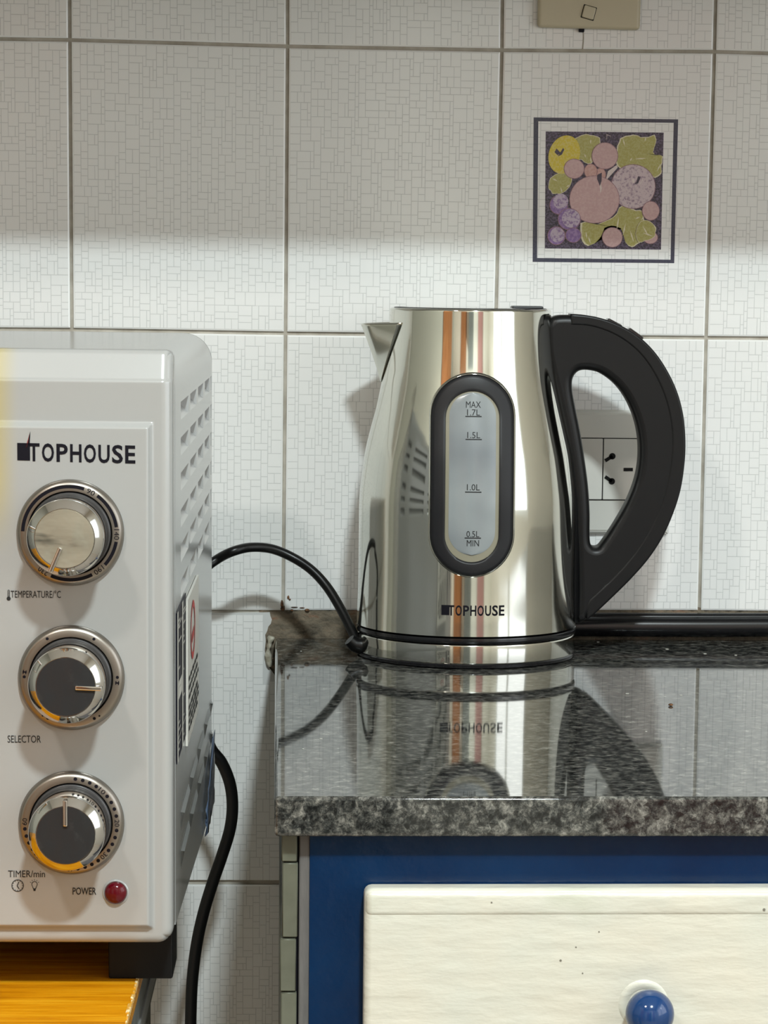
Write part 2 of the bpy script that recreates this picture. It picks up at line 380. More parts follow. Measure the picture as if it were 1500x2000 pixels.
# right wall with a window opening, rear wall with a door
WY0, WY1, WZ0, WZ1 = -2.3, -0.75, 0.0, 1.05
bm = bmesh.new()
addbox(bm, XR, XR+.1, YR, WY0, ZF, ZC); addbox(bm, XR, XR+.1, WY1, 0.0, ZF, ZC); addbox(bm, XR, XR+.1, WY0, WY1, ZF, WZ0); addbox(bm, XR, XR+.1, WY0, WY1, WZ1, ZC)
struct(bmobj('wall_right', bm, M['plaster'], smooth=False))
struct(box('wall_rear', XL-.1, XR+.1, YR-.1, YR, ZF, ZC, M['plaster']))
sky = mat('daylit_pane', (0, 0, 0), 0.2); bsdf(sky).inputs['Emission Color'].default_value = (0.93, 0.97, 1.0, 1); bsdf(sky).inputs['Emission Strength'].default_value = WINDOW_STRENGTH
win = struct(mesh('window_1', [(XR+.06, WY0, WZ0), (XR+.06, WY1, WZ0), (XR+.06, WY1, WZ1), (XR+.06, WY0, WZ1)], [(0, 1, 2, 3)], sky))
bm = bmesh.new()
for a, b in ((WY0, WY0+.05), (WY1-.05, WY1), ((WY0+WY1)/2-.03, (WY0+WY1)/2+.03)): addbox(bm, XR+.01, XR+.055, a, b, WZ0, WZ1, .004)
for a, b in ((WZ0, WZ0+.05), (WZ1-.05, WZ1)): addbox(bm, XR+.012, XR+.053, WY0, WY1, a, b, .004)
bmobj('window_frame', bm, M['lampshade'], win)
dr = struct(box('door_1', -0.62, -0.20, YR+.003, YR+.045, ZF, 1.1, M['door_wood'], bev=.004))
bm = bmesh.new()
for a in (-.57, -.40):
    for z0, z1 in ((-.7, .05), (.15, 1.0)): addbox(bm, a, a+.15, YR+.043, YR+.055, z0, z1, .008)
bmobj('door_panel', bm, M['door_wood'], dr)
dr2 = struct(box('door_2', XL+.002, XL+.04, -2.75, -1.75, ZF, 1.2, M['door_wood'], bev=.004))
bm = bmesh.new()
for a in (-2.66, -2.21):
    for z0, z1 in ((-.7, .05), (.15, 1.08)): addbox(bm, XL+.038, XL+.05, a, a+.37, z0, z1, .008)
bmobj('door_panel', bm, M['door_wood'], dr2)
t = thing('tall_cupboard', 'dark grey tall cupboard against the rear wall behind the camera', 'cupboard', (0.14, YR, ZF))
bm = bmesh.new(); addbox(bm, -.16, .16, .002, .40, 0, 1.75, .004); bmobj('carcass', bm, M['apron'], t)
for a in (-.155, .003):
    bm = bmesh.new(); addbox(bm, a, a+.152, .402, .42, .03, 1.72, .003); bmobj('door', bm, M['apron'], t)
cb = bmesh.new(); vs_ = []
for k in range(61):
    x = 0.62+0.36*k/60; y = YR+.07+.022*math.sin(k*1.05)
    vs_.append((cb.verts.new((x, y, ZF+.02)), cb.verts.new((x, y, 1.2)), cb.verts.new((x, y-.003, ZF+.02)), cb.verts.new((x, y-.003, 1.2))))
for A, B in zip(vs_, vs_[1:]):
    cb.faces.new((A[0], B[0], B[1], A[1])); cb.faces.new((A[2], A[3], B[3], B[2]))
    cb.faces.new((A[1], B[1], B[3], A[3])); cb.faces.new((A[0], A[2], B[2], B[0]))
tag(bmobj('curtain', cb, M['curtain']), 'pink cloth curtain hanging at the rear of the kitchen behind the camera', 'curtain')
# lamps
for k, (x, y, z, pw, col) in enumerate(LAMPS):
    t = thing('ceiling_lamp', ['round white ceiling lamp nearer the window, behind the camera', 'round white ceiling lamp farther from the window, behind the camera'][k], 'lamp', (x, y, ZC), 0, 'ceiling lamps')
    h = z-ZC
    lathe('housing', [(0, 0), (.03, 0), (.03, h+.05), (LAMP_R+.012, h+.03), (LAMP_R+.012, h-.004), (LAMP_R+.004, h-.004), (LAMP_R+.004, h+.012), (0, h+.012)], M['lampshade'], t, 40)
    ld = bpy.data.lights.new('lamp_light', 'AREA'); ld.shape = 'DISK'; ld.size = LAMP_R*2; ld.energy = pw; ld.color = col
    lo = link('lamp_light', ld, t, (0, 0, h+.006)); lo.rotation_euler = (R(0), 0, 0)
# range hood overhead: its front edge throws the shade line on the tiles
t = thing('range_hood', 'long grey steel range hood on the tiled wall above the picture', 'range hood', (0.25, 0, 0.465))
bm = bmesh.new(); addbox(bm, -.95, 1.0, -.3125, -.001, 0, .06, .003); bmobj('canopy', bm, M['hood'], t)
bm = bmesh.new(); addbox(bm, -.6, .6, -.24, -.001, .06, .4, .005); bmobj('housing', bm, M['hood'], t)

# ================================================================== WALL DETAILS
# bare mortar above the worktop
def mortar():
    bm = bmesh.new(); rg = random.Random(5); nx, nz = 150, 12; x0, x1 = 0.134, 0.56; z0, z1 = ZT-.028, 0.004; G = []
    for a in range(nx+1):
        G.append([bm.verts.new((x0+(x1-x0)*a/nx, 0.0004+rg.uniform(0, .0015), z0+(z1-z0)*b/nz+rg.uniform(-.0007, .0007))) for b in range(nz+1)])
    for a in range(nx):
        for b in range(nz): bm.faces.new((G[a][b], G[a+1][b], G[a+1][b+1], G[a][b+1]))
    return struct(bmobj('trim_1', bm, M['mortar'], smooth=True, angle=80))
mortar()
# cream sealant lump at the worktop corner
bm = bmesh.new(); pts = [onY(x, y, -.002) for x, y in ((530, 1243), (527, 1256), (524, 1270), (524, 1285), (528, 1302))]
addtube(bm, spline(pts, 5), [.0019+.0006*math.sin(k*.45+1)+.0003*math.sin(k*1.1) for k in range(21)], 10)
struct(bmobj('trim_2', bm, M['caulk']))
# rusty chips beside the joint
bm = bmesh.new()
for (x, y, a, b) in ((551, 1180, 3.2, 8), (552, 1189, 4.5, 4), (563, 1167, 2.6, 4.2), (566, 1171, 2.2, 2), (575, 1186, 8, 1.2), (590, 1187, 6, 1.0), (600, 1192, 5, 3.6), (570, 1192, 3, 2)):
    p = onY(x, y, -.0003); s = 1/2705.
    addlathe(bm, [(0, -.0006), (a*s*.7, -.0005), (a*s, 0.0004)], 9, 'Y', p)
    for v_ in list(bm.verts)[-19:]:
        v_.co.z = p.z+(v_.co.z-p.z)*b/a*random.uniform(.8, 1.2)
struct(bmobj('trim_3', bm, M['rust']))
# crack in the tile below the switch plate
p0, p1 = onY(1139, 54, -.0001), onY(1138, 96, -.0001)
bm = bmesh.new(); addtube(bm, spline([p0, (p0+p1)/2+Vector((.0004, 0, 0)), p1], 4), .00045, 6); struct(bmobj('trim_4', bm, M['grout']))

# black hose lying along the wall
hz = onY(1400, 1221, -.008).z
hp = [Vector((0.30, -.0085, hz-.001)), Vector((0.45, -.0085, hz-.001)), Vector((0.60, -.0085, hz)), Vector((0.9, -.0085, hz)), Vector((1.38, -.0085, hz))]
t = thing('drain_hose', 'black rubber hose lying along the wall at the back of the worktop', 'hose', (0.30, -.0085, hz))
bm = bmesh.new(); addtube(bm, [p-Vector(t.location) for p in spline(hp, 12)], .0076, 20); bmobj('hose', bm, M['hose'], t)
bm = bmesh.new(); addtube(bm, [p-Vector(t.location)+Vector((0, .0012, .0062)) for p in spline(hp, 12)], .0036, 12); bmobj('ridge', bm, M['hose'], t)

# fruit motif on a wall tile
def fruit_tile():
    mats = [M['f_navy'], M['f_dark'], M['f_leaf'], M['f_vein'], M['f_yellow'], M['f_peach'], M['f_pink'], M['f_plum'], M['f_grape'], M['f_stem'], M['f_white'], M['f_line'], M['f_grape2']]
    mb = MB(); lev = [0]
    def px(x, y, h): # crop coordinates (1000..1360, 200..550 shown at 1500 px)
        q = onY(1000+x*360/1500., 200+y*350/1458., 0); return (q.x, -0.0001-h*0.000012, q.z)
    def poly(P, mi):
        lev[0] += 1; n = len(P)
        mb.add([px(x, y, lev[0]) for x, y in P], [tuple(range(n))], mi)
    def circ(cx, cy, rx, ry=None, mi=6, n=40, rot=0, out=True):
        ry = ry or rx; c_, s_ = math.cos(rot), math.sin(rot)
        rg = random.Random(int(cx*3+cy))
        def ring(k): return [(cx+k*(rx*math.cos(a)*c_-ry*math.sin(a)*s_), cy+k*(rx*math.cos(a)*s_+ry*math.sin(a)*c_)) for a in [2*math.pi*q/n for q in range(n)]]
        if out: poly(ring(1.0), 11)
        poly(ring(1-5.0/rx if out else 1.0), mi)
    def leaf(P, veins):
        S = [(p.x, p.y) for p in spline([(x, y, 0) for x, y in P], 3, True)]
        rg = random.Random(len(P)); S = [(x+rg.uniform(-6, 6), y+rg.uniform(-6, 6)) for x, y in S]
        cx = sum(x for x, _ in S)/len(S); cy = sum(y for _, y in S)/len(S)
        fan(S, cx, cy, 3); fan([(cx+(x-cx)*.955, cy+(y-cy)*.955) for x, y in S], cx, cy, 2)
        for (x0, y0, x1, y1) in veins:
            dx, dy = x1-x0, y1-y0; l = math.hypot(dx, dy); nx, ny = -dy/l*6, dx/l*6
            poly([(x0, y0), ((x0+x1)/2+nx, (y0+y1)/2+ny), (x1, y1), ((x0+x1)/2-nx, (y0+y1)/2-ny)], 3)
    def fan(S, cx, cy, mi):
        lev[0] += 1; n = len(S)
        mb.add([px(cx, cy, lev[0])]+[px(x, y, lev[0]) for x, y in S], [(0, k+1, (k+1) % n+1) for k in range(n)], mi)
    # outer line: four strips
    o_ = [(176, 122), (1352, 138), (1320, 1308), (168, 1298)]; i_ = [(214, 154), (1316, 166), (1290, 1280), (204, 1266)]
    for k in range(4):
        k2 = (k+1) % 4; poly([o_[k], o_[k2], i_[k2], i_[k]], 0)
    poly([(274, 236), (1234, 246), (1212, 1198), (268, 1188)], 1)
    leaf([(520, 290), (600, 262), (700, 280), (720, 330), (690, 400), (650, 500), (560, 470), (490, 470), (480, 360)], [(640, 300, 640, 340), (520, 390, 560, 390), (640, 440, 645, 500), (590, 420, 600, 450)])
    leaf([(860, 350), (900, 280), (990, 265), (1080, 285), (1165, 265), (1165, 330), (1150, 395), (1160, 420), (1225, 445), (1215, 520), (1215, 580), (1160, 610), (1000, 560), (850, 520)], [(900, 290, 920, 360), (1000, 460, 1095, 455), (1090, 280, 1080, 320), (1180, 560, 1210, 500), (960, 480, 975, 450)])
    leaf([(300, 670), (330, 600), (420, 570), (490, 620), (460, 700), (400, 740), (350, 745), (310, 720)], [(330, 620, 370, 640), (395, 690, 410, 740), (440, 690, 470, 670)])
    leaf([(560, 980), (700, 990), (820, 930), (900, 835), (990, 870), (1060, 880), (1080, 960), (1160, 1000), (1170, 1060), (1120, 1130), (1040, 1140), (970, 1175), (910, 1110), (880, 1020), (760, 1010), (720, 1090), (640, 1165), (570, 1130)], [(870, 925, 850, 1050), (900, 1090, 925, 980), (600, 1050, 610, 1110), (1080, 920, 1050, 960), (960, 1040, 990, 1140), (1040, 930, 1000, 950), (620, 1090, 640, 1150)])
    circ(425, 425, 125, 160, 4, rot=.35, out=False)
    for P in ([(345, 405), (362, 375), (385, 400), (400, 410), (370, 430)], [(385, 420), (415, 370), (425, 385), (405, 425), (370, 440)]): poly(P, 9)
    circ(720, 590, 45, 60, 5)
    circ(640, 560, 55, 62, 5)
    poly([(780, 560), (850, 510), (860, 530), (760, 640)], 10)
    circ(755, 435, 108, 110, 6); circ(505, 540, 84, 82, 6)
    circ(985, 685, 182, 182, 7)
    poly([(990, 615), (1000, 650), (985, 660), (975, 630)], 10); poly([(1010, 650), (1025, 600), (1045, 605), (1040, 625), (1025, 660), (990, 665)], 9); poly([(1040, 660), (1060, 625), (1066, 630), (1040, 670)], 10)
    circ(670, 790, 205, 195, 6)
    poly([(700, 600), (740, 600), (760, 690), (715, 760), (690, 690)], 10) if False else None
    poly([(692, 590), (730, 572), (728, 640), (714, 680), (692, 625)], 9)
    poly([(714, 680), (724, 660), (730, 700), (718, 740)], 10)
    circ(380, 835, 76, 78, 12); circ(395, 805, 62, 62, 8, out=False)
    circ(465, 950, 94, 90, 12); circ(480, 945, 74, 74, 8, out=False)
    circ(498, 1080, 66, 62, 12); circ(360, 1085, 74, 76, 12); circ(368, 1078, 58, 60, 8, out=False)
    circ(1128, 882, 72, 80, 6); circ(815, 1098, 84, 82, 6)
    circ(1125, 1100, 62, 52, 6); leaf([(1050, 970), (1130, 970), (1170, 1030), (1150, 1100), (1080, 1130), (1020, 1130), (1010, 1040)], [(1060, 1000, 1110, 1090), (1060, 1060, 1150, 1090)])
    for (a, b, c_, d_) in ((765, 260, 800, 272), (770, 262, 768, 300), (795, 268, 802, 285)):
        poly([(a, b), (c_, d_), (c_+3, d_+4), (a+3, b+5)], 10)
    o = mb.build('fruit_picture', mats)
    return tag(o, 'square fruit picture with a dark blue line border on the white wall tile', 'tile picture')
def stip(name, a, b, scale=700, pos=(0.42, 0.6)):
    M[name] = mat(name, a, 0.2); noise_col(M[name], [(pos[0], a), (pos[1], b)], scale, 2, 0.7)
stip('f_navy', (0.035, 0.042, 0.07), (0.05, 0.055, 0.085)); stip('f_dark', (0.022, 0.022, 0.035), (0.11, 0.09, 0.15))
stip('f_leaf', (0.36, 0.34, 0.10), (0.42, 0.40, 0.16)); stip('f_vein', (0.62, 0.58, 0.40), (0.66, 0.62, 0.46))
stip('f_yellow', (0.58, 0.46, 0.035), (0.62, 0.52, 0.14)); stip('f_peach', (0.50, 0.29, 0.26), (0.56, 0.36, 0.33)); stip('f_pink', (0.50, 0.33, 0.33), (0.55, 0.38, 0.38))
stip('f_plum', (0.55, 0.45, 0.48), (0.26, 0.19, 0.25), 500, (0.5, 0.68)); stip('f_grape', (0.48, 0.40, 0.50), (0.24, 0.16, 0.32), 500, (0.48, 0.62)); stip('f_grape2', (0.20, 0.12, 0.30), (0.30, 0.2, 0.4), 600)
stip('f_stem', (0.04, 0.035, 0.06), (0.06, 0.05, 0.08)); stip('f_white', (0.62, 0.54, 0.52), (0.66, 0.58, 0.56)); stip('f_line', (0.22, 0.12, 0.15), (0.3, 0.18, 0.2))
fruit_tile()

# beige blank plate at the top
t0 = onY(1148, 57, 0); pw = onY(1248, 57, 0).x-onY(1048, 57, 0).x
t = thing('switch_plate', 'beige plastic wall plate with a square button at the top of the wall', 'wall plate', (t0.x, 0, t0.z)); t.rotation_euler = (0, R(-0.55), 0)
t.rotation_euler = (0, R(0.55), 0)
bm = bmesh.new(); addbox(bm, -pw/2, pw/2, -.0075, 0, -.0002, .078, .0028, 3); bmobj('cover', bm, M['plate'], t)
bm = bmesh.new(); addbox(bm, -.0043, .0043, -.0098, -.006, -.0043, .0043, .0009, 2); b = bmobj('button', bm, M['plate'], t, loc=(-.0005, 0, .0108)); b.rotation_euler = (0, R(14), 0)
bm = bmesh.new(); addbox(bm, -.0049, .0049, -.0078, -.006, -.0049, .0049, .0004, 1); b = bmobj('button_gap', bm, M['ink_grey'], t, loc=(-.0005, 0, .0108)); b.rotation_euler = (0, R(14), 0)
bm = bmesh.new(); addbox(bm, -.0026, .0012, -.004, -.0005, -.0024, .0004, .0004, 1); bmobj('broken_tab', bm, M['ink'], t, loc=(-.004, 0, 0))

# wall socket behind the handle
sp = onY(1185, 922, 0); sr = onY(1305, 1040, 0).x; sl = sp.x-(sr-sp.x); sb = onY(1185, 1045, -.004).z; st = onY(1185, 800, -.004).z
t = thing('wall_socket', 'white plastic wall socket on the tiles behind the kettle handle', 'socket', (sp.x, 0, (sb+st)/2))
hw, hh = (sr-sl)/2, (st-sb)/2
zc0, zc1 = onY(1177, 977, -.009).z-(sb+st)/2, onY(1177, 855, -.009).z-(sb+st)/2
bm = bmesh.new()
V = [bm.verts.new(p) for p in ((-hw, 0, -hh), (hw, 0, -hh), (hw, 0, hh), (-hw, 0, hh), (-hw+.004, -.006, -hh+.003), (hw-.004, -.006, -hh+.003), (hw-.004, -.006, hh-.003), (-hw+.004, -.006, hh-.003), (-hw+.008, -.0095, zc0-.0005), (hw-.008, -.0095, zc0-.0005), (hw-.008, -.0095, zc1+.0005), (-hw+.008, -.0095, zc1+.0005))]
for q in (0, 4):
    for k in range(4): bm.faces.new((V[q+k], V[q+(k+1) % 4], V[q+4+(k+1) % 4], V[q+4+k]))
bm.faces.new(V[8:12]); bm.faces.new(V[0:4])
bmesh.ops.bevel(bm, geom=[e for e in bm.edges], offset=.0008, segments=2, affect='EDGES')
bmobj('cover', bm, M['socket'], t)
mdx = onY(1177, 915, -.009).x-sp.x
bm = bmesh.new(); addbox(bm, -hw+.009, hw-.009, -.0099, -.004, zc0, zc1, 0); bmobj('seam', bm, M['ink_grey'], t)
for (a, b, nm) in ((-hw+.0092, mdx-.0003, 'blank_module'), (mdx+.0003, hw-.0092, 'outlet_module')):
    bm = bmesh.new(); addbox(bm, a, b, -.0106, -.003, zc0+.0006, zc1-.0006, .0006, 2); mo = bmobj(nm, bm, M['socket'], t)
    if nm == 'outlet_module':
        for k, (x0, y0, x1, y1) in enumerate(((1182, 900, 1196, 891), (1182, 931, 1195, 940), (1218, 917, 1236, 917))):
            A, B = onY(x0, y0, -.0106)-Vector(t.location), onY(x1, y1, -.0106)-Vector(t.location)
            bm = bmesh.new(); d = (B-A); L_ = d.length; ang = math.atan2(d.z, d.x)
            addbox(bm, 0, L_, -.0004, .002, -.0012, .0012)
            if k < 2: addlathe(bm, [(0, -.0004), (.0023, -.0004), (.0023, .002), (0, .002)], 20, 'Y', (L_, 0, 0))
            s = bmobj('slot', bm, M['hole'], mo, smooth=False, loc=(A.x, -.0106, A.z)); s.rotation_euler = (0, -ang, 0)

# ================================================================== CABINET AND WORKTOP
FY = -0.604                                            # front of the worktop
zb = onY(1000, 1635, FY).z
XC = 0.1456
t = tag(box('worktop', XC, 1.42, FY, -0.0015, zb, ZT, M['granite'], bev=.0022, seg=4), 'dark speckled polished granite worktop under the kettle', 'worktop')
# rounder lower front corner
CYF = FY+.012                                          # cabinet face
cab = thing('base_cabinet', 'blue painted base cabinet under the granite worktop', 'cabinet', (0.6, CYF, ZF))
def cx(v): return v-0.6
x_t0, x_t1, x_c1 = onY(549.5, 1700, CYF).x, onY(580.5, 1700, CYF).x, onY(605, 1700, CYF).x
zz = lambda v: v-ZF
dx0, dx1 = onY(712, 1740, CYF-.016).x, 0.75
dz1 = onY(712, 1737, CYF-.016).z; dz0 = dz1-.17
bm = bmesh.new()
addbox(bm, cx(x_c1), cx(1.42), .0, .02, zz(dz1-.012), zz(zb), 0)
addbox(bm, cx(x_c1), cx(dx0+.012), .0, .02, 0.0, zz(dz1-.012), 0)
addbox(bm, cx(dx1-.012), cx(dx1+.03), .0, .02, 0.0, zz(dz1-.012), 0)
addbox(bm, cx(dx0+.012), cx(dx1-.012), .0, .02, zz(dz0)-.03, zz(dz0)+.012, 0)
bmobj('face_frame', bm, M['blue'], cab)
bm = bmesh.new(); addbox(bm, cx(x_c1), cx(1.42), .02, .57, 0, zz(zb), 0); bmobj('carcass', bm, M['blue'], cab)
# cut tile strip up the left side, in cracked pieces
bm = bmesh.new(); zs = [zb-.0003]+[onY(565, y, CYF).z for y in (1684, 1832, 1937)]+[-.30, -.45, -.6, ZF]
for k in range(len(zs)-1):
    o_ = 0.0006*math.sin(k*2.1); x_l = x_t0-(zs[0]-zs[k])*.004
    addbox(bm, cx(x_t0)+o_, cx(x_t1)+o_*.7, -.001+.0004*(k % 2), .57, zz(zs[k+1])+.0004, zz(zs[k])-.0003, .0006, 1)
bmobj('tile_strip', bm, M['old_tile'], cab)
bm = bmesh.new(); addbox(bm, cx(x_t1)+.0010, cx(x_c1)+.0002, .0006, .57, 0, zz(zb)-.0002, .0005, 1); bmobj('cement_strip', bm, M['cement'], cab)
bm = bmesh.new(); addbox(bm, cx(x_t0)+.001, cx(x_c1), .004, .568, 0, zz(zb)-.0004); bmobj('joint', bm, M['ink'], cab)
# drawer
def drawer():
    w_, h_ = dx1-dx0, dz1-dz0; zl = dz1-onY(900, 1792, CYF-.016).z
    bm = bmesh.new(); addbox(bm, 0, w_, -.0158, -.0004, -h_, 0, .0040, 4)
    o = bmobj('drawer', bm, M['drawer'], cab, loc=(cx(dx0), 0, zz(dz1)))
    bm = bmesh.new(); addbox(bm, .0006, w_-.001, -.0165, -.010, -zl, -.0011, .0034, 4); bmobj('top_bead', bm, M['drawer'], o)
    kp = onY(1273, 1988, CYF-.036); kx, kz = kp.x-dx0, kp.z-dz1; kr = 48/5200*(kp-CAM_O).dot(fw)
    prof = [(0, -.0205-kr*2+.004)]
    c_ = -.0185-kr+.002
    prof = [(kr*math.sin(a), c_-kr*math.cos(a)) for a in [math.pi*q/28*0.86 for q in range(29)]]
    prof += [(kr*.38, -.0205), (kr*.55, -.0168), (0, -.0164)]
    bm = bmesh.new(); addlathe(bm, prof, 48, 'Y'); bmobj('knob', bm, M['knob_blue'], o, loc=(kx, 0, kz))
    bm = bmesh.new(); addlathe(bm, [(kr*.62, -.0158), (kr*.8, -.0168), (kr*.96, -.0166), (kr*1.06, -.0156)], 40, 'Y'); bmobj('paint_ring', bm, M['drawer'], o, loc=(kx-.0015, 0, kz+.0015))
    for (x, y, s) in ((1095, 1876, .0006), (1125, 1850, .0004), (1138, 1901, .0004), (1492, 1776, .0007), (960, 1762, .0004), (1170, 1820, .0004)):
        p = onY(x, y, CYF-.0159); bm = bmesh.new(); addlathe(bm, [(0, -.0003), (s, -.0002), (s*1.1, .0002)], 8, 'Y')
        bmobj('paint_chip', bm, M['chipmark'], o, loc=(p.x-dx0, -.0158 if p.z < dz1-zl else -.0166, p.z-dz1))
drawer()

# crumbs on the granite
for k, (x, y, s) in enumerate(((1310, 1379, .0014),)):
    p = onZ(x, y, ZT); bm = bmesh.new(); bmesh.ops.create_icosphere(bm, subdivisions=2, radius=s)
    for v_ in bm.verts: v_.co.z = v_.co.z*.6+s*.6; v_.co.x *= 1.1
    tag(bmobj('crumb', bm, M['rust'], loc=p), 'tiny dark crumb lying on the granite worktop right of the kettle', 'crumb')
bm = bmesh.new()
for (x, y) in ((588, 1272), (1225, 1355), (1330, 1358), (1262, 1429), (627, 1443), (592, 1463), (1437, 1280), (1303, 1268), (1377, 1277), (1168, 1254)):
    p = onZ(x, y, ZT); s = random.uniform(.0004, .0008)
    addbox(bm, p.x-s*1.3, p.x+s*1.3, p.y-s, p.y+s, ZT, ZT+.00025, .0001, 1)
tag(bmobj('crumbs', bm, M['label_white']), 'scattered white specks and crumbs on the granite worktop', 'crumbs')['kind'] = 'stuff'

# ================================================================== KETTLE
KX, KY = 0.2787, -0.0822
KA = R(-1.9)
ca, sa = math.cos(KA), math.sin(KA)
kX = Vector((ca, sa, 0)); kY = Vector((-sa, ca, 0))
ZB = 0.0013                                            # underside of the kettle body
def onK(x, y, ly=0.0):
    d = ray(x, y); o_ = CAM_O-Vector((KX, KY, 0)); t_ = (ly-kY.dot(o_))/kY.dot(d); p = o_+d*t_
    return p.dot(kX), p.z-ZT
sil = [(1214, 213.8), (1190, 213.2), (1131, 212), (1040, 212), (1000, 212), (966, 211.3), (933, 208.5), (883, 202), (842, 193.5), (797, 183), (745, 171.3), (715, 166), (680, 161.5), (650, 159), (620, 158), (604, 157.6)]
prof = []
for y, hw_ in sil:
    ax = 922-(y-600)*11.5/614
    a, z = onK(ax-hw_, y); b, _ = onK(ax+hw_, y); prof.append(((b-a)/2, z))
zr = prof[-1][1]
pz = [p[1] for p in prof]; pr = [p[0] for p in prof]
SP = spline([(r, z, 0) for r, z in prof], 6)
def rad(z):
    for A, B in zip(SP, SP[1:]):
        if A.y <= z <= B.y: return A.x+(B.x-A.x)*(z-A.y)/(B.y-A.y)
    return SP[0].x if z < SP[0].y else SP[-1].x
ket = thing('electric_kettle', 'shiny stainless steel electric kettle with a black handle on the worktop', 'kettle', (KX, KY, ZT), KA)
zb0 = ZB-ZT
body = [(0, zb0+.002), (SP[0].x-.004, zb0+.001), (SP[0].x-.0005, zb0+.0012)]+[(p.x, p.y) for p in SP]+[(SP[-1].x-.0004, zr+.0008), (SP[-1].x-.0014, zr+.0012), (SP[-1].x-.0028, zr+.0006), (SP[-1].x-.0034, zr-.002), (SP[-1].x-.0036, zr-.006)]
lathe('body', body, M['chrome'], ket, 160, angle=50)
# lid
RT = SP[-1].x
lathe('lid', [(RT-.0037, zr-.004), (RT-.0039, zr+.0006), (RT-.0046, zr+.0014), (RT-.012, zr+.0019), (0, zr+.0024)], M['chrome'], ket, 96)
bm = bmesh.new(); addtube(bm, [Vector(((RT-.0036)*math.cos(a), (RT-.0036)*math.sin(a), zr+.0011)) for a in [2*math.pi*k/96 for k in range(96)]], .0007, 8, closed=True); bmobj('lid_gasket', bm, M['black'], ket)
bm = bmesh.new(); addbox(bm, .028, RT-.006, -.012, .012, zr+.0005, zr+.0034, .001, 2); bmobj('lid_hinge', bm, M['black'], ket)
# bottom ring
zg0, zg1 = zb0-.0038, zb0+.0003
lathe('base_ring', [(.05, zg0), (pr[0]-.0012, zg0), (pr[0]-.0002, zg0+.0006), (pr[0]+.0003, zg0+.002), (pr[0]-.0001, zg1), (.05, zg1)], M['black_gloss'], ket, 128)
# spout
def spout():
    tx, tz = onK(697, 632); bx, bz = onK(747, 746); ex, ez = onK(783, 629, -.026)
    ez = (tz+ez)/2+.0006
    bm = bmesh.new(); ns, nt = 20, 24; G = []
    for a in range(ns+1):
        s = a/ns; z = bz+(ez-bz)*s; r0 = rad(z)
        half = R(31.5)*(s**0.85)
        tip = rad(bz)+(-tx-rad(bz))*(s**1.12); zt_ = z-(ez-tz)*s*0.9
        row = []
        for b in range(nt+1):
            u = b/nt*2-1
            A = Vector((-r0*math.cos(half*u), r0*math.sin(half*u)))
            wdt = abs(u); k = (1-wdt)                       # straight beak sides with a rounded nose
            e_ = r0*math.sin(half); seam = Vector((-r0*math.cos(half), math.copysign(e_, u) if u else 0))
            nose = Vector((-max(tip, r0), 0)); q = seam*wdt+nose*k
            kk = min(k/.22, 1); rnd = (1-kk)**2*0; 
            # round the nose: pull the very tip back a little
            pull = .0035*s*max(0, 1-wdt/.3)**2
            q.x = q.x+pull
            row.append(bm.verts.new((q.x, q.y, zt_ if k > .999 else z-(z-zt_)*k)))
        G.append(row)
    for a in range(ns):
        for b in range(nt):
            bm.faces.new((G[a][b], G[a][b+1], G[a+1][b+1], G[a+1][b]))
    bmesh.ops.remove_doubles(bm, verts=bm.verts, dist=1e-6)
    o = bmobj('spout', bm, M['chrome'], ket, angle=60)
    md = o.modifiers.new('thick', 'SOLIDIFY'); md.thickness = .0009; md.offset = -1
    return o
spout()
# handle
def hk(P): return [onK(x, y) for x, y in P]
def smooth_loop(P, n=6): return [(p.x, p.y) for p in spline([(x, z, 0) for x, z in hk(P)], n, True)]
outer = [(1064, 640), (1072, 624), (1085, 616), (1112, 615), (1145, 618), (1180, 626), (1215, 641), (1248, 663), (1276, 692), (1300, 728), (1318, 768), (1329, 812), (1333, 860), (1331, 905), (1323, 955), (1308, 1002), (1288, 1045), (1262, 1085), (1230, 1122), (1196, 1156), (1160, 1190), (1140, 1208), (1128, 1212), (1124, 1195), (1125, 1150), (1124, 1100), (1121, 1040), (1117, 980), (1109, 910), (1097, 840), (1084, 780), (1071, 720), (1064, 680)]
hole = [(1116, 760), (1117, 738), (1128, 724), (1147, 722), (1172, 729), (1200, 750), (1222, 780), (1238, 818), (1246, 858), (1246, 900), (1238, 940), (1222, 980), (1200, 1019), (1177, 1054), (1166, 1066), (1154, 1064), (1150, 1048), (1150, 1000), (1147, 950), (1140, 895), (1131, 840), (1122, 795)]
split = [(1112, 634), (1150, 637), (1190, 650), (1226, 672), (1256, 702), (1282, 745), (1300, 795), (1308, 850), (1305, 905), (1295, 955), (1278, 1005), (1255, 1048), (1225, 1090), (1190, 1128), (1160, 1156), (1146, 1172), (1143, 1204)]
me = curve2d([smooth_loop(outer), smooth_loop(hole)], .0125, .0052, 5)
def upright(me):
    for v_ in me.vertices:
        x, y, z = v_.co; v_.co = (x, z, y)
    me.flip_normals()
upright(me); me.materials.append(M['black']); me.shade_smooth(); me.set_sharp_from_angle(angle=R(35))
hnd = link('handle', me, ket)
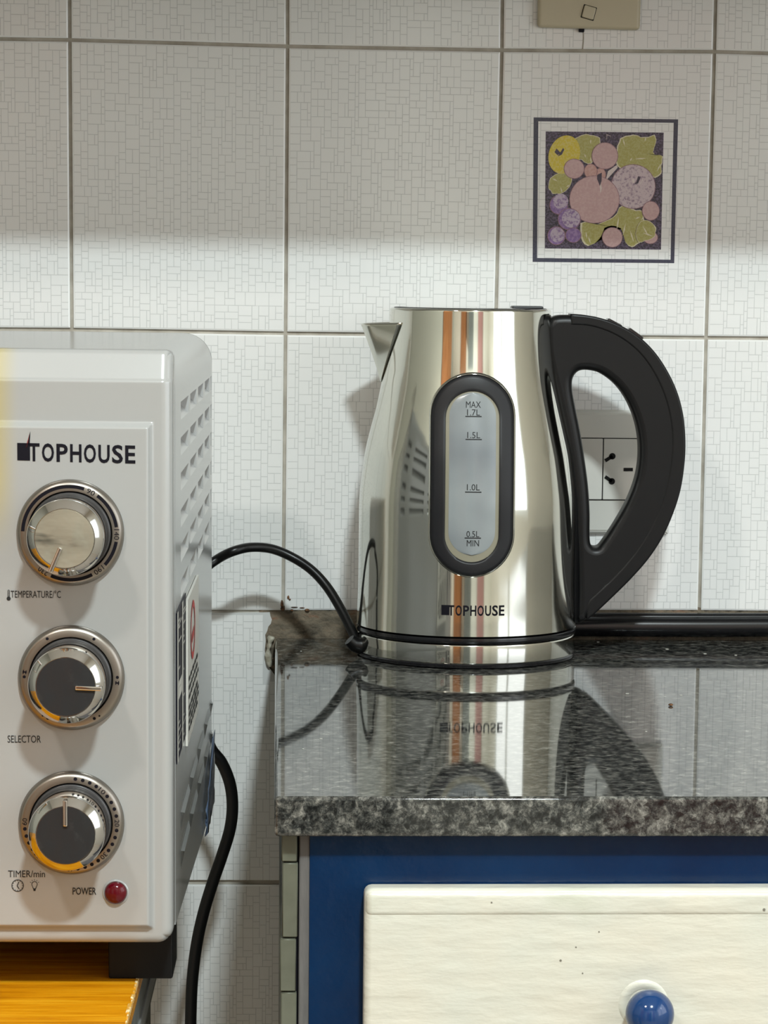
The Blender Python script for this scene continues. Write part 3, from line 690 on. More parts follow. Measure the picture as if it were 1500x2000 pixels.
# outer grip strip, standing slightly proud with a groove
ou = [(1112, 612.5), (1145, 615.5), (1180, 623.5), (1217, 639), (1250, 661), (1278, 690), (1302, 727), (1320, 767), (1331, 811), (1335, 860), (1333, 905), (1325, 956), (1310, 1003), (1290, 1047), (1264, 1087), (1232, 1124), (1198, 1158), (1162, 1192), (1146, 1205)]
sp_ = [(p.x, p.y) for p in spline([(x, z, 0) for x, z in hk(ou)], 5)]+[(p.x, p.y) for p in reversed(spline([(x, z, 0) for x, z in hk(split)], 5))]
me = curve2d([sp_], .0131, .0014, 3); upright(me); me.materials.append(M['black']); me.shade_smooth(); me.set_sharp_from_angle(angle=R(35))
link('grip_strip', me, hnd)
for (x0, y0, x1, y1) in ((1184, 625, 1212, 640), (1225, 643, 1253, 663)):
    A, B = onK(x0, y0), onK(x1, y1); L_ = math.hypot(B[0]-A[0], B[1]-A[1]); an = math.atan2(B[1]-A[1], B[0]-A[0])
    bm = bmesh.new(); addbox(bm, 0, L_, -.008, .008, -.004, .0018, .0009, 2); o = bmobj('lid_button', bm, M['black_gloss'], hnd, loc=(A[0], 0, A[1])); o.rotation_euler = (0, -an, 0)
# mount against the body
def mount():
    bm = bmesh.new(); G = []
    for k in range(41):
        y = 622+(1213-622)*k/40; z = onK(1080, y)[1]; r_ = rad(z); w_ = R(10.5)+R(4)*math.sin(math.pi*k/40)*0
        if k in (0, 40): w_ *= .75
        row = []
        for q in range(9):
            a = -w_+2*w_*q/8; d = .0022 if 0 < q < 8 else -.0006
            row.append(bm.verts.new(((r_+d)*math.cos(a), (r_+d)*math.sin(a), z)))
        G.append(row)
    for A, B in zip(G, G[1:]):
        for q in range(8): bm.faces.new((A[q], A[q+1], B[q+1], B[q]))
    bmobj('handle_mount', bm, M['black'], ket, angle=60)
mount()
# gauge window
WFX = 0.0
zt_, zb_ = onK(924, 733, -.074)[1], onK(922, 1125, -.0775)[1]
zit, zib = onK(924, 766, -.074)[1], onK(922, 1098, -.0775)[1]
def oval(hw_, z0, z1, n=24):
    P = []
    for k in range(n+1):
        a = math.pi*k/n; P.append((hw_*math.cos(a), z1-hw_+hw_*math.sin(a)))
    for k in range(n+1):
        a = math.pi+math.pi*k/n; P.append((hw_*math.cos(a), z0+hw_+hw_*math.sin(a)))
    # fill straight sides
    out = []
    m_ = len(P)
    for i in range(m_):
        p, q = P[i], P[(i+1) % m_]; d = math.hypot(p[0]-q[0], p[1]-q[1]); s = max(1, int(d/.003))
        for j in range(s): out.append((p[0]+(q[0]-p[0])*j/s, p[1]+(q[1]-p[1])*j/s))
    return out
def wrap(x, z, d):
    r_ = rad(z)+d; th = math.asin(max(-1, min(1, x/r_)))
    return Vector((r_*math.sin(th), -r_*math.cos(th), z))
HW, HI = .0276, .0178
def scaled(k): # between outer (0) and inner (1)
    return oval(HW+(HI-HW)*k, zb_+(zib-zb_)*k, zt_+(zit-zt_)*k)
def oring(name, ks, mt, parent):
    bm = bmesh.new(); base = oval(HW, zb_, zt_); n = len(base); rings = []
    cz = (zb_+zt_)/2
    def at(k, i):
        # parametrise by direction so every ring has the same count
        hw_ = HW+(HI-HW)*k; z1 = zt_+(zit-zt_)*k; z0 = zb_+(zib-zb_)*k
        x, z = base[i]; c1, c0 = zt_-HW, zb_+HW
        if z > c1: return x/HW*hw_, (z1-hw_)+(z-c1)/HW*hw_
        if z < c0: return x/HW*hw_, (z0+hw_)+(z-c0)/HW*hw_
        f = (z-c0)/(c1-c0); return x/HW*hw_, (z0+hw_)+f*((z1-hw_)-(z0+hw_))
    for k, d in ks: rings.append([bm.verts.new(wrap(*at(k, i), d)) for i in range(n)])
    for A, B in zip(rings, rings[1:]):
        for i in range(n): bm.faces.new((A[i], A[(i+1) % n], B[(i+1) % n], B[i]))
    return bmobj(name, bm, mt, parent, angle=50)
fr = oring('gauge_frame', [(0.0, -.0005), (0.0, .0006), (.07, .0016), (.25, .0021), (.8, .0021), (.95, .0014), (1.0, -.0002), (1.02, -.002)], M['frame_black'], ket)
oring('gauge_bead', [(-.14, .0001), (-.09, .0011), (-.03, .0012), (0.02, .0002)], M['chrome'], ket)
def disc_fill(hw_, z0, z1, d, name, mt, parent, bulge=0.0):
    # strip-filled pill that follows the body's curve
    bm = bmesh.new(); rows = []; n = 60
    for k in range(n+1):
        z = z0+(z1-z0)*(0.5-0.5*math.cos(math.pi*k/n))
        if z > z1-hw_: w_ = math.sqrt(max(0, hw_**2-(z-(z1-hw_))**2))
        elif z < z0+hw_: w_ = math.sqrt(max(0, hw_**2-((z0+hw_)-z)**2))
        else: w_ = hw_
        w_ = max(w_, 1e-5)
        rows.append([bm.verts.new(wrap(w_*(2*q/12-1), z, d+bulge*(1-(2*q/12-1)**2))) for q in range(13)])
    for A, B in zip(rows, rows[1:]):
        for q in range(12): bm.faces.new((A[q], A[q+1], B[q+1], B[q]))
    return bmobj(name, bm, mt, parent, angle=60)
rim_ = disc_fill(HI+.0004, zib-.0004, zit+.0004, .0002, 'gauge_rim', M['gauge_rim'], ket)
gw_ = disc_fill(HI-.0022, zib+.0045, zit-.0008, .0003, 'gauge_window', M['gauge'], ket, .0007)
def gtext(mb, s, py, hpx, wpx, px=925):
    z = onK(px, py, -.0765)[1]; x = onK(px, py, -.0765)[0]
    V, Fc = textmesh(s, hpx/2930., wpx/2930., 0.0, 'CENTER'); mb.add([wrap(p.x+x, p.y+z, .0011) for p in V], Fc)
def gline(mb, py, wpx=31, px=925):
    x, z = onK(px, py, -.0765); h_ = 1.0/2930; W = wpx/2930./2
    P = [wrap(x-W+2*W*k/6, z+s*h_, .0011) for s in (-1, 1) for k in range(7)]
    mb.add(P, [(k, k+1, k+8, k+7) for k in range(6)])
for nm, items, ly_, px in (('max_mark', (('MAX', 798, 12.5, 29), ('1.7L', 813, 12, 25)), 815, 926), ('level_mark', (('1.5L', 857, 12, 25),), 859.5, 926), ('level_mark', (('1.0L', 958, 12, 25),), 961.5, 924.5), ('min_mark', (('0.5L', 1049, 12, 25), ('MIN', 1067, 12.5, 24)), 1051, 923.5)):
    mb = MB()
    for it in items: gtext(mb, *it, px)
    gline(mb, ly_, 32, px); mb.build(nm, [M['ink_grey']], gw_)
# logo on the body
def logo(fn, x0, y0, sq, hpx, wpx, scale, name, parent, swoosh=False):
    """black square, the word beside it; fn maps flat metres to the surface"""
    mb = MB(); h_ = hpx/scale; W = wpx/scale; s = sq/scale
    n = 8; mb.add([fn(s*k/n, q*h_) for q in (0, 1) for k in range(n+1)], [(k, k+1, k+n+2, k+n+1) for k in range(n)], 0)
    x = s*1.02
    words = [('T', .125), ('O', .133), ('P', .125), ('H', .126), ('O', .133), ('U', .125), ('S', .12), ('E', .113)]
    x = s*0.86
    for ch, f in words:
        cwid = W*f*.83
        V, Fc = textmesh(ch, h_, cwid, 0.022)
        mb.add([fn(p.x+x, p.y) for p in V], Fc, 0); x += W*f
    if swoosh:
        mb.add([fn(s*.72, h_*.9), fn(s*.98, h_*.9), fn(s*1.04, h_*1.7), fn(s*.96, h_*1.5)], [(0, 1, 2, 3)], 0)
        mb.add([fn(s*.66, h_*.75), fn(s*.80, h_*.75), fn(s*.97, h_*1.55), fn(s*.86, h_*1.25)], [(0, 1, 2, 3)], 1)
    return mb.build(name, [M['ink'], M['red_ink']], parent)
lx, lz = onK(862, 1202, -.0765)
logo(lambda x, y: wrap(lx+x, lz+y, .00025), 0, 0, 15.5, 19.5, 112, 2905., 'logo', ket)

# power base
pb = thing('kettle_stand', 'round steel and black heating stand under the kettle, with a black cord', 'kettle stand', (KX, KY, ZT), KA)
rb = pr[0]
lathe('plinth', [(0, .0), (rb-.004, 0), (rb-.0006, .0008), (rb-.0003, .0028), (rb-.0008, .0034), (0, .0034)], M['black_gloss'], pb, 128)
lathe('band', [(rb-.006, .0032), (rb-.0009, .0034), (rb-.0004, .0042), (rb-.0004, .0152), (rb-.0012, .0162), (rb-.006, .0162), (.02, .0158)], M['chrome'], pb, 128)
ce = []
for x, y, Y in ((716, 1283, -.098), (702, 1262, -.094), (688, 1234, -.086), (668, 1194, -.076), (640, 1148, -.066), (608, 1113, -.06), (570, 1088, -.056), (530, 1072, -.056), (490, 1069, -.06), (455, 1077, -.066), (425, 1092, -.062), (400, 1112, -.066), (385, 1140, -.07), (383, 1180, -.07)):
    p = onY(x, y, Y)-Vector((KX, KY, ZT)); ce.append(Vector((p.dot(kX), p.dot(kY), p.z)))
ce[0].z = max(ce[0].z, .0075)
tube('cord', ce, .0034, M['cord'], pb, 16, 10)
# strain relief on the base
A = Vector((-rb*math.cos(R(14)), -rb*math.sin(R(14)), .0078)); dv = (ce[1]-ce[0]).normalized()
bm = bmesh.new(); addtube(bm, [A+Vector((.006, .0015, 0)), A, A+Vector((-.004, -.001, .0012)), A+Vector((-.007, -.0018, .0042))], [.0062, .0060, .0052, .0042], 16)
bmobj('strain_relief', bm, M['cord'], pb)

# second cord, hanging behind the oven
P = [onY(x, y, Y) for x, y, Y in ((383, 1184, -.0705), (386, 1290, -.08), (392, 1370, -.087), (400, 1424, -.09), (412, 1462, -.09), (433, 1490, -.09), (449, 1530, -.09), (454, 1575, -.09), (449, 1620, -.09), (434, 1670, -.09), (415, 1725, -.09), (397, 1785, -.09), (384, 1845, -.09), (376, 1910, -.09), (373, 1970, -.09), (372, 2040, -.09))]
P += [Vector((P[-1].x, -.09, -.35)), Vector((P[-1].x-.01, -.09, -.6)), Vector((P[-1].x-.03, -.085, ZF+.02)), Vector((P[-1].x-.2, -.08, ZF+.005))]
cd = thing('hanging_cable', 'thick black cable hanging down the wall between the oven and the worktop', 'cable', (P[-1].x, -.08, ZF))
bm = bmesh.new(); addtube(bm, [p-Vector(cd.location) for p in spline(P, 10)], .0042, 16); bmobj('cable', bm, M['cord'], cd)

# ================================================================== OVEN
OA = R(-0.98838); OO = Vector((0.0995209, -0.7271699, -0.0641220))
oX = Vector((math.cos(OA), math.sin(OA), 0)); oY = Vector((-math.sin(OA), math.cos(OA), 0))
OW, OH, OD = 0.42, 0.2707, 0.425
ov = thing('toaster_oven', 'white toaster oven with three round control knobs at the left of the kettle', 'oven', OO, OA)
def on_front(x, y, ly=0.0):
    d = ray(x, y); o_ = CAM_O-OO; p = o_+d*((ly-o_.dot(oY))/d.dot(oY)); return p.dot(oX), p.z
def on_side(x, y, lx_=0.0):
    d = ray(x, y); o_ = CAM_O-OO; p = o_+d*((lx_-o_.dot(oX))/d.dot(oX)); return p.dot(oY), p.z
# front fascia: rounded top, rounded right edge, raised control panel
PR = -.0033
pxr, pzb = on_front(289, 1803); _, pzt = on_front(200, 836)
def sm(t): t = max(0, min(1, t)); return t*t*(3-2*t)
def front_depth(x, z):
    d = 0.0
    t_ = OH-z
    if t_ < .0148: d += max(0, (.0148-t_))*.45*sm((.0148-t_)/.0022)
    r_ = .0020; q = r_-t_
    if q > 0: d += (r_-math.sqrt(max(0, r_*r_-q*q)))
    r_ = .0052; q = r_+x
    if q > 0: d += (r_-math.sqrt(max(0, r_*r_-q*q)))
    r_ = .0045; q = r_-z
    if q > 0: d += (r_-math.sqrt(max(0, r_*r_-q*q)))
    bev = .0030
    e = min(pxr-x, z-pzb, pzt-z)
    return d+PR*sm((e+bev)/bev if e < 0 else 1)*(1 if e > -bev else 0)
def spaced(brk):
    out = []
    for (a, b, n) in brk: out += [a+(b-a)*k/n for k in range(n)]
    return out+[brk[-1][1]]
xs = spaced([(-.14, pxr-.006, 20), (pxr-.006, pxr+.006, 24), (pxr+.006, 0, 16)])
zs = spaced([(0, .009, 14), (.009, pzb+.004, 10), (pzb+.004, pzt-.006, 30), (pzt-.006, pzt+.006, 26), (pzt+.006, OH-.017, 8), (OH-.017, OH-.012, 14), (OH-.012, OH-.0025, 8), (OH-.0025, OH, 10)])
bm = bmesh.new(); G = []
for x in xs:
    col_ = []
    for z in zs:
        X_, Z_ = x, z
        for cz, r_ in ((0, .0075), (OH, .0035)):
            cxx = -r_; czz = cz+r_ if cz == 0 else cz-r_
            if X_ > cxx and ((cz == 0 and Z_ < czz) or (cz > 0 and Z_ > czz)):
                dx_, dz_ = X_-cxx, Z_-czz; m_ = max(abs(dx_), abs(dz_)); h_ = math.hypot(dx_, dz_)
                if h_ > 0: X_, Z_ = cxx+dx_*m_/h_, czz+dz_*m_/h_
        col_.append(bm.verts.new((X_, front_depth(x, z), Z_)))
    G.append(col_)
for a in range(len(xs)-1):
    for b in range(len(zs)-1): bm.faces.new((G[a][b], G[a+1][b], G[a+1][b+1], G[a][b+1]))
# skirt back to the body
rimv = [G[a][0] for a in range(len(xs))]+[G[-1][b] for b in range(1, len(zs))]+[G[a][-1] for a in range(len(xs)-2, -1, -1)]
sk = [bm.verts.new((v_.co.x, .0185, v_.co.z)) for v_ in rimv]
for k in range(len(rimv)-1): bm.faces.new((rimv[k], sk[k], sk[k+1], rimv[k+1]))
bm.faces.new(sk)
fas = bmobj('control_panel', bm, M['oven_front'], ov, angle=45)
# left part of the front: door with dark glass and a handle (outside the picture)
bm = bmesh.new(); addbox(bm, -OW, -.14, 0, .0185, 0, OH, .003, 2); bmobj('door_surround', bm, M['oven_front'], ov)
bm = bmesh.new(); addbox(bm, -OW+.012, -.146, -.012, -.0004, .02, OH-.03, .003, 2); do = bmobj('door', bm, M['glass_dark'], ov)
bm = bmesh.new(); addtube(bm, [Vector((-OW+.05, -.012, OH-.05)), Vector((-OW+.05, -.035, OH-.05)), Vector((-.19, -.035, OH-.05)), Vector((-.19, -.012, OH-.05))], .005, 14); bmobj('door_handle', bm, M['chrome_dark'], do)
# gap behind the fascia and the body shell
bm = bmesh.new(); addbox(bm, -OW+.002, -.0017, .0185, .0222, .002, OH-.0025); bmobj('seam', bm, M['dark_gap'], ov)
zcols = [on_side(353, y)[1] for y in (785, 855, 924, 996, 1065, 1135)]
ycols = [(.0690, .1420), (.1600, .2270), (.2450, .3070), (.3270, .3880), (.4050, .4190)]
def shell():
    bm = bmesh.new(); y0, y1 = .022, OD; rc = .017
    zbot = lambda y_: .004-.0255*max(0, (y_-.03))/(OD-.03)
    # side panel with pressed louvres
    zt_ = OH-.0005-rc
    Y = sorted({y0, y1} | {v_ for p in ycols for v_ in p})
    vh = .0085
    Zb = sorted({.0085, zt_} | {z for z in zcols} | {z-vh for z in zcols})
    low = [.0480, .0290]; lh = .0090
    Zb = sorted(set(Zb) | {z for z in low} | {z-lh for z in low})
    def isv(ya, yb, za, zb__):
        for c_ in ycols:
            if abs(ya-c_[0]) < 1e-6 and abs(yb-c_[1]) < 1e-6:
                for z in zcols:
                    if abs(zb__-z) < 1e-6 and abs(za-(z-vh)) < 1e-6: return 1
                for z in low:
                    if abs(zb__-z) < 1e-6 and abs(za-(z-lh)) < 1e-6: return 2
        return 0
    for ya, yb in zip(Y, Y[1:]):
        for za, zb__ in zip(Zb, Zb[1:]):
            k = isv(ya, yb, za, zb__)
            lo = lambda y_, z_: zbot(y_) if z_ < .00851 else z_
            a, b, c_, d_ = (0, ya, lo(ya, za)), (0, yb, lo(yb, za)), (0, yb, zb__), (0, ya, zb__)
            if k == 0:
                bm.faces.new([bm.verts.new(p) for p in (a, b, c_, d_)])
            elif k == 1:   # scooped inwards under its top edge
                e, f = (-.0075, yb-.003, zb__-.0005), (-.0075, ya+.003, zb__-.0005)
                for q in ((a, b, e, f), (b, c_, e), (a, f, d_), (d_, f, e, c_)): bm.faces.new([bm.verts.new(p) for p in q])
            else:          # pressed outwards
                e, f = (.0013, yb-.008, zb__-.002), (.0013, ya+.008, zb__-.002)
                for q in ((a, b, e, f), (b, c_, e), (a, f, d_), (d_, f, e, c_)): bm.faces.new([bm.verts.new(p) for p in q])
    # rounded shoulder, top, left side
    arc = [(-rc+rc*math.cos(a), zt_+rc*math.sin(a)) for a in [math.pi/2*k/10 for k in range(11)]]
    arc += [(-OW+rc+rc*math.cos(a), zt_+rc*math.sin(a)) for a in [math.pi/2+math.pi/2*k/10 for k in range(11)]]+[(-OW, .0085)]
    ys = [y0, OD-.006, OD-.0015, OD]; ins = [0, 0, .0012, .004]
    A = []
    for y_, i_ in zip(ys, ins):
        A.append([bm.verts.new((x*(1-i_/.21)-i_*.0, y_, z-i_*(z-.135)/.135)) if i_ else bm.verts.new((x, y_, z)) for x, z in arc])
    for p, q in zip(A, A[1:]):
        for k in range(len(arc)-1): bm.faces.new((p[k], p[k+1], q[k+1], q[k]))
    # back and underside
    bk = [(0, zbot(OD))]+arc[:-1]+[(-OW, zbot(OD))]
    bm.faces.new([bm.verts.new((x, OD-.0002, z)) for x, z in bk])
    bm.faces.new([bm.verts.new(p) for p in ((0, y0, zbot(y0)), (0, OD, zbot(OD)), (-OW, OD, zbot(OD)), (-OW, y0, zbot(y0)))])
    bm.faces.new([bm.verts.new((x, y0, z)) for x, z in [(0, zbot(y0))]+arc[:-1]+[(-OW, zbot(y0))]])
    bmesh.ops.remove_doubles(bm, verts=bm.verts, dist=1e-6)
    return bmobj('shell', bm, M['oven_body'], ov, angle=28)
shell()
# knobs
def knob(name, cxp, cyp, ang, face_mat, label):
    kx, kz = on_front(cxp, cyp, PR); s = 1/4262.
    k = link(name, None, ov, (kx, PR, kz)); k['label'] = label
    R0 = 102*s*.998
    lathe('bezel', [(R0-.0004, .0008), (R0, -.0010), (R0-.0008, -.0030), (R0-.0024, -.0040), (R0-.0050, -.0040), (.0185, -.0028), (.0180, .0)], M['bezel'], k, 96, 'Y')
    bm = bmesh.new(); addlathe(bm, [(.0180, -.0006), (.0183, -.0030), (.0180, -.0046), (.0174, -.0050), (.0170, -.0060), (.0168, -.0130)], 96, 'Y'); bmobj('skirt', bm, M['skirt'], k)
    bm = bmesh.new(); addlathe(bm, [(.0169, -.0120), (.0170, -.0245), (.0166, -.0258), (.0134, -.0285), (.0131, -.0290), (.0130, -.0288), (.0, -.0288)], 96, 'Y')
    cap = bmobj('cap', bm, M['chrome_dark'], k)
    bm = bmesh.new(); addlathe(bm, [(.01295, -.0287), (.0128, -.0291), (.0, -.0292)], 64, 'Y'); bmobj('face', bm, face_mat, cap)
    bm = bmesh.new(); addbox(bm, .0042, .0160, -.0305, -.0262, -.00105, .00105, .0006, 2); p = bmobj('pointer', bm, M['chrome_dark'], cap); p.rotation_euler = (0, -ang, 0)
    return k
k1 = knob('temperature_knob', 138, 1040, R(-113), M['film'], 'temperature knob with a dull film on its face')
k2 = knob('selector_knob', 140, 1323, R(-2), M['knob_face'], 'selector knob pointing right')
k3 = knob('timer_knob', 140, 1606, R(90), M['knob_face'], 'timer knob pointing up')
BY = -.00415
def rpt(r_, a, y_=BY): return (r_*math.cos(a), y_, r_*math.sin(a))
def arcstrip(mb, a0, a1, r0, r1, n=24):
    P = [rpt(r0, R(a0+(a1-a0)*k/n)) for k in range(n+1)]+[rpt(r1, R(a0+(a1-a0)*k/n)) for k in range(n+1)]
    mb.add(P, [(k, k+1, k+n+2, k+n+1) for k in range(n)])
def rdot(mb, a, r_, s, n=12):
    c_ = rpt(r_, R(a)); mb.add([(c_[0]+s*math.cos(2*math.pi*q/n), BY, c_[2]+s*math.sin(2*math.pi*q/n)) for q in range(n)], [tuple(range(n))])
def rtext(mb, s, a, r_, h_, w_, flip=False):
    V, Fc = textmesh(s, h_, w_, 0, 'CENTER'); t_ = R(a)
    ux, uz = (math.sin(t_), -math.cos(t_)); vx, vz = math.cos(t_), math.sin(t_)
    mb.add([(vx*(r_+p.y-h_/2)+ux*p.x, BY, vz*(r_+p.y-h_/2)+uz*p.x) for p in V], Fc)
RM = .0208
mb = MB()
for a0, a1 in ((178, 72), (54, 8), (-10, -42), (-62, -114)): arcstrip(mb, a0, a1, RM-.0007, RM+.0008)
for s, a in (('90', 63), ('140', -1), ('190', -52), ('230', -125)): rtext(mb, s, a, RM, .0023, .0037 if len(s) < 3 else .0047)
mb.build('temperature_scale', [M['ink']], k1)
for a in (120, 60, 178, 2, -120, -60):
    mb = MB(); rdot(mb, a, RM, .0007); mb.build('scale_dot', [M['ink']], k2)
for a in (172, -5):
    mb = MB()
    arcstrip(mb, a-2.4, a+2.4, RM-.0008, RM-.0004, 6); arcstrip(mb, a-2.4, a+2.4, RM+.0004, RM+.0008, 6); arcstrip(mb, a-.9, a+.9, RM-.0009, RM+.0009, 4)
    mb.build('scale_symbol', [M['ink']], k2)
for a in (-127, -53):
    mb = MB(); rdot(mb, a, RM+.0003, .00045, 6); mb.build('scale_dot', [M['ink']], k2)
mb = MB()
a = 86
for k in range(30):
    if k % 5 != 4 or k == 0: rdot(mb, 84-k*9.2, RM, .00085)
    else: rtext(mb, str(10*(k//5+1)), 84-k*9.2, RM, .0021, .0032)
mb.build('timer_scale', [M['ink']], k3)
# power lamp
px_, pz_ = on_front(226, 1743, PR)
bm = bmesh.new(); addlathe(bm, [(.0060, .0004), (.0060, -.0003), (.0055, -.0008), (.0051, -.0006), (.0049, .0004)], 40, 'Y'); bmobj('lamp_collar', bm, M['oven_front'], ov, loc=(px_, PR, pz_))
bm = bmesh.new(); addlathe(bm, [(.0050, .0002), (.0050, -.0012), (.0044, -.0024), (.0030, -.0032), (.0015, -.0036), (0, -.0037)], 40, 'Y'); bmobj('power_lamp', bm, M['lens'], ov, loc=(px_, PR, pz_))
# lettering on the panel
def ft(mb, s, x0, x1, yb, hpx, bold=0.0, mi=0):
    ax, az = on_front(x0, yb, PR); bx, _ = on_front(x1, yb, PR); V, Fc = textmesh(s, hpx/4262., bx-ax, bold)
    mb.add([(p.x+ax, PR-.0002, p.y+az) for p in V], Fc, mi)
lx0, lz0 = on_front(34, 899, PR)
logo(lambda x, y: Vector((lx0+x, PR-.0002, lz0+y-x*.014)), 0, 0, 24, 33, 206, 4262., 'logo', ov, True)
for nm, args in (('temperature_lettering', ('TEMPERATURE/\u00b0C', 21, 119, 1167, 13.5)), ('selector_lettering', ('SELECTOR', 15, 80, 1450, 14)), ('timer_lettering', ('TIMER/min', 16, 88, 1713, 13.5)), ('power_lettering', ('POWER', 142, 188, 1747, 14, .01))):
    mb = MB(); ft(mb, *args); mb.build(nm, [M['ink_grey']], ov)
mb = MB()
def fpoly(P, mi=0): mb.add([(on_front(x, y, PR)[0], PR-.0002, on_front(x, y, PR)[1]) for x, y in P], [tuple(range(len(P)-1, -1, -1))], mi)
def fring(cx_, cy_, r0, r1, n=28, a0=0, a1=2*math.pi):
    for k in range(n):
        a, b = a0+(a1-a0)*k/n, a0+(a1-a0)*(k+1)/n
        fpoly([(cx_+r0*math.cos(a), cy_+r0*math.sin(a)), (cx_+r1*math.cos(a), cy_+r1*math.sin(a)), (cx_+r1*math.cos(b), cy_+r1*math.sin(b)), (cx_+r0*math.cos(b), cy_+r0*math.sin(b))])
def fline(x0, y0, x1, y1, w_=.8):
    dx_, dy_ = x1-x0, y1-y0; l_ = math.hypot(dx_, dy_); nx, ny = -dy_/l_*w_, dx_/l_*w_
    fpoly([(x0+nx, y0+ny), (x1+nx, y1+ny), (x1-nx, y1-ny), (x0-nx, y0-ny)])
# thermometer, clock and bulb signs
fpoly([(17+4*math.cos(q*.5236), 1169+4*math.sin(q*.5236)) for q in range(12)]); fline(15.4, 1166, 15.4, 1154, .5); fline(18.6, 1166, 18.6, 1154, .5); fring(17, 1154, 1.2, 2.1, 8, math.pi, 2*math.pi)
for q in range(4): fline(16, 1156+q*3, 18, 1156+q*3, .4)
mb.build('thermometer_symbol', [M['ink_grey']], ov); mb = MB()
fring(34.5, 1729.5, 10.6, 12.0); fline(37, 1722, 33.5, 1730, .8); fline(33.5, 1730, 37.5, 1736, .8)
for q in range(12): fline(34.5+8.6*math.cos(q*.5236), 1729.5+8.6*math.sin(q*.5236), 34.5+10.6*math.cos(q*.5236), 1729.5+10.6*math.sin(q*.5236), .5)
mb.build('clock_symbol', [M['ink_grey']], ov); mb = MB()
fring(67.5, 1727, 4.8, 5.9, 16, math.pi*.75, math.pi*2.25); fline(63.6, 1731, 65.5, 1736, .6); fline(71.4, 1731, 69.5, 1736, .6); fpoly([(65, 1735), (70, 1735), (69.4, 1740), (65.6, 1740)])
for q in range(5):
    a = math.pi*(1.15+.175*q); fline(67.5+7.5*math.cos(a), 1727+7.5*math.sin(a), 67.5+10*math.cos(a), 1727+10*math.sin(a), .4)
mb.build('bulb_symbol', [M['ink_grey']], ov)
# feet
for (x, y) in ((-.0316, .026), (-OW+.004, .026), (-.0316, .35), (-OW+.004, .35)):
    bm = bmesh.new(); addbox(bm, 0, .0300, 0, .036, -.0231, .0086, .0010, 2); bmobj('foot', bm, M['foot'], ov, loc=(x, y, 0))
# labels stuck on the side
def side_quad(mb, P, off, mi=0):
    mb.add([(off, *on_side(x, y)) for x, y in P], [tuple(range(len(P)))], mi)
def side_box(name, ya, yb, za, zb__, x0, x1, mats, parent): 
    bm = bmesh.new(); addbox(bm, x0, x1, ya, yb, za, zb__); return bmobj(name, bm, mats, parent, smooth=False)
la, lb = .0240, .1060; lz0_, lz1_ = .0795, .1500
lab = side_box('rating_label', la, lb, lz0_, lz1_, .0002, .0006, M['label_black'], ov)
mb = MB(); f_ = lambda y0_, y1_, z0_, z1_: mb.add([(.0008, y0_, z0_), (.0008, y1_, z0_), (.0008, y1_, z1_), (.0008, y0_, z1_)], [(0, 1, 2, 3)])
f_(la, la+.009, lz0_, lz1_); f_(la+.042, la+.052, lz0_, lz1_); f_(la+.009, lb, lz1_-.0072, lz1_-.0066); f_(la+.009, lb, lz0_+.010, lz0_+.0105)
rg = random.Random(4)
for z in [lz0_+.004+.0032*q for q in range(20)]:
    if rg.random() < .55: f_(la+.012, la+.016+rg.random()*.022, z, z+.0009)
    if rg.random() < .55: f_(la+.055, la+.058+rg.random()*.020, z, z+.0009)
f_(la+.011, la+.04, .108, .116)
mb.build('print', [M['label_white']], lab)
wa, wb_ = .1070, .2230; wz0, wz1 = .0735, .1460
lab = side_box('warning_label', wa, wb_, wz0, wz1, .0002, .0014, M['label_white'], ov)
lab['label'] = 'pale warning label with a red mark'
mb = MB(); PX = .0017
cy_, cz_ = (wa+wb_)/2-.01, .1255
for k in range(28):
    a, b = 2*math.pi*k/28, 2*math.pi*(k+1)/28
    q = [(cy_+r_*1.55*math.cos(t_), cz_+r_*math.sin(t_)) for r_, t_ in ((.0115, a), (.0150, a), (.0150, b), (.0115, b))]
    mb.add([(PX, y_, z_) for y_, z_ in q], [(0, 1, 2, 3)], 0)
mb.add([(PX, cy_-.012, cz_-.006), (PX, cy_+.010, cz_-.004), (PX, cy_+.012, cz_+.001), (PX, cy_-.010, cz_-.001)], [(0, 1, 2, 3)], 0)
for z in (.1045, .100, .0955, .090, .0865, .083, .0795):
    y_ = wa+.008
    while y_ < wb_-.015:
        l_ = rg.uniform(.008, .02); mb.add([(PX, y_, z), (PX, min(y_+l_, wb_-.006), z), (PX, min(y_+l_, wb_-.006), z+.0022), (PX, y_, z+.0022)], [(0, 1, 2, 3)], 1); y_ += l_+.006
mb.build('print', [M['red_ink'], M['ink_grey']], lab)
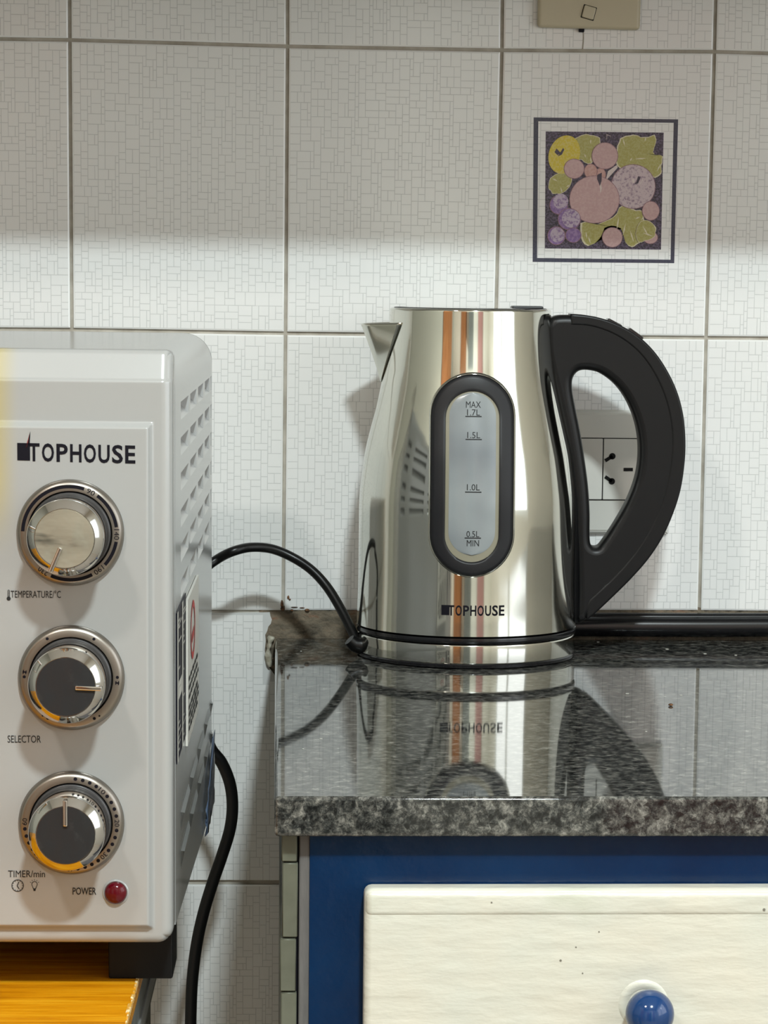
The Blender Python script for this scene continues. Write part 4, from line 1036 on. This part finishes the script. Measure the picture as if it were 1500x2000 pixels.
# blue film still stuck to the lower rear of the side
bm = bmesh.new(); G = []
for a in range(9):
    G.append([bm.verts.new((.0006+.0016*abs(math.sin(a*1.7+b*1.1)), .315+.105*a/8, -.016+.045*b/6*(0.35+.65*a/8))) for b in range(7)])
for a in range(8):
    for b in range(6): bm.faces.new((G[a][b], G[a+1][b], G[a+1][b+1], G[a][b+1]))
M['blue_film'] = mat('blue_film', (0.10, 0.14, 0.22), 0.2)
o = bmobj('protective_film', bm, M['blue_film'], ov, angle=30); md = o.modifiers.new('t', 'SOLIDIFY'); md.thickness = .0003
# rear spacer
bm = bmesh.new(); A = on_side(414, 1562); addbox(bm, -.024, -.0022, OD, OD+.016, -.0222, .010, .002, 2); bmobj('rear_spacer', bm, M['black'], ov, loc=(0, 0, 0))

# the oven was laid out at 27 cm tall; its real size is OK_ times that
OK_ = 1.09
O2 = CAM_O+(OO-CAM_O)*OK_
ov.location = O2
done = set()
def resize(o):
    for c in o.children:
        c.location = Vector(c.location)*OK_
        if c.data and c.data.name not in done:
            c.data.transform(Matrix.Scale(OK_, 4)); done.add(c.data.name)
        resize(c)
resize(ov)

# ================================================================== TABLE UNDER THE OVEN
TZ = O2.z-.0231*OK_
tb = thing('side_table', 'table with an orange varnished wooden top under the oven', 'table', (O2.x, O2.y, ZF), OA)
H0 = TZ-ZF
EX = -.0179*OK_
bm = bmesh.new(); addbox(bm, -.62, EX, -.25, .44, H0-.011, H0, .0012, 2); bmobj('tabletop', bm, M['wood'], tb)
bm = bmesh.new(); rg = random.Random(9)
y_ = -.24
while y_ < .030:
    l_ = rg.uniform(.002, .009); d_ = rg.uniform(.0004, .0016)
    addbox(bm, EX-d_, EX+.0002, y_, y_+l_, H0-.003, H0+.00025, .0001, 1); y_ += l_+rg.uniform(.0005, .006)
bmobj('chipped_edge', bm, M['chip'], tb)
bm = bmesh.new(); addbox(bm, -.61, EX-.0006, -.245, .207, H0-.043, H0-.011, 0); bmobj('apron', bm, M['apron'], tb)
bm = bmesh.new(); addbox(bm, EX-.002, EX+.0006, -.245, .207, H0-.036, H0-.026, .0006, 2); bmobj('apron_trim', bm, M['alu'], tb)
for x, y in ((-.60, -.22), (EX-.036, -.22), (-.60, .16), (EX-.036, .16)):
    bm = bmesh.new(); addbox(bm, 0, .032, 0, .032, 0, H0-.041, .002, 2); bmobj('leg', bm, M['apron'], tb, loc=(x, y, 0))
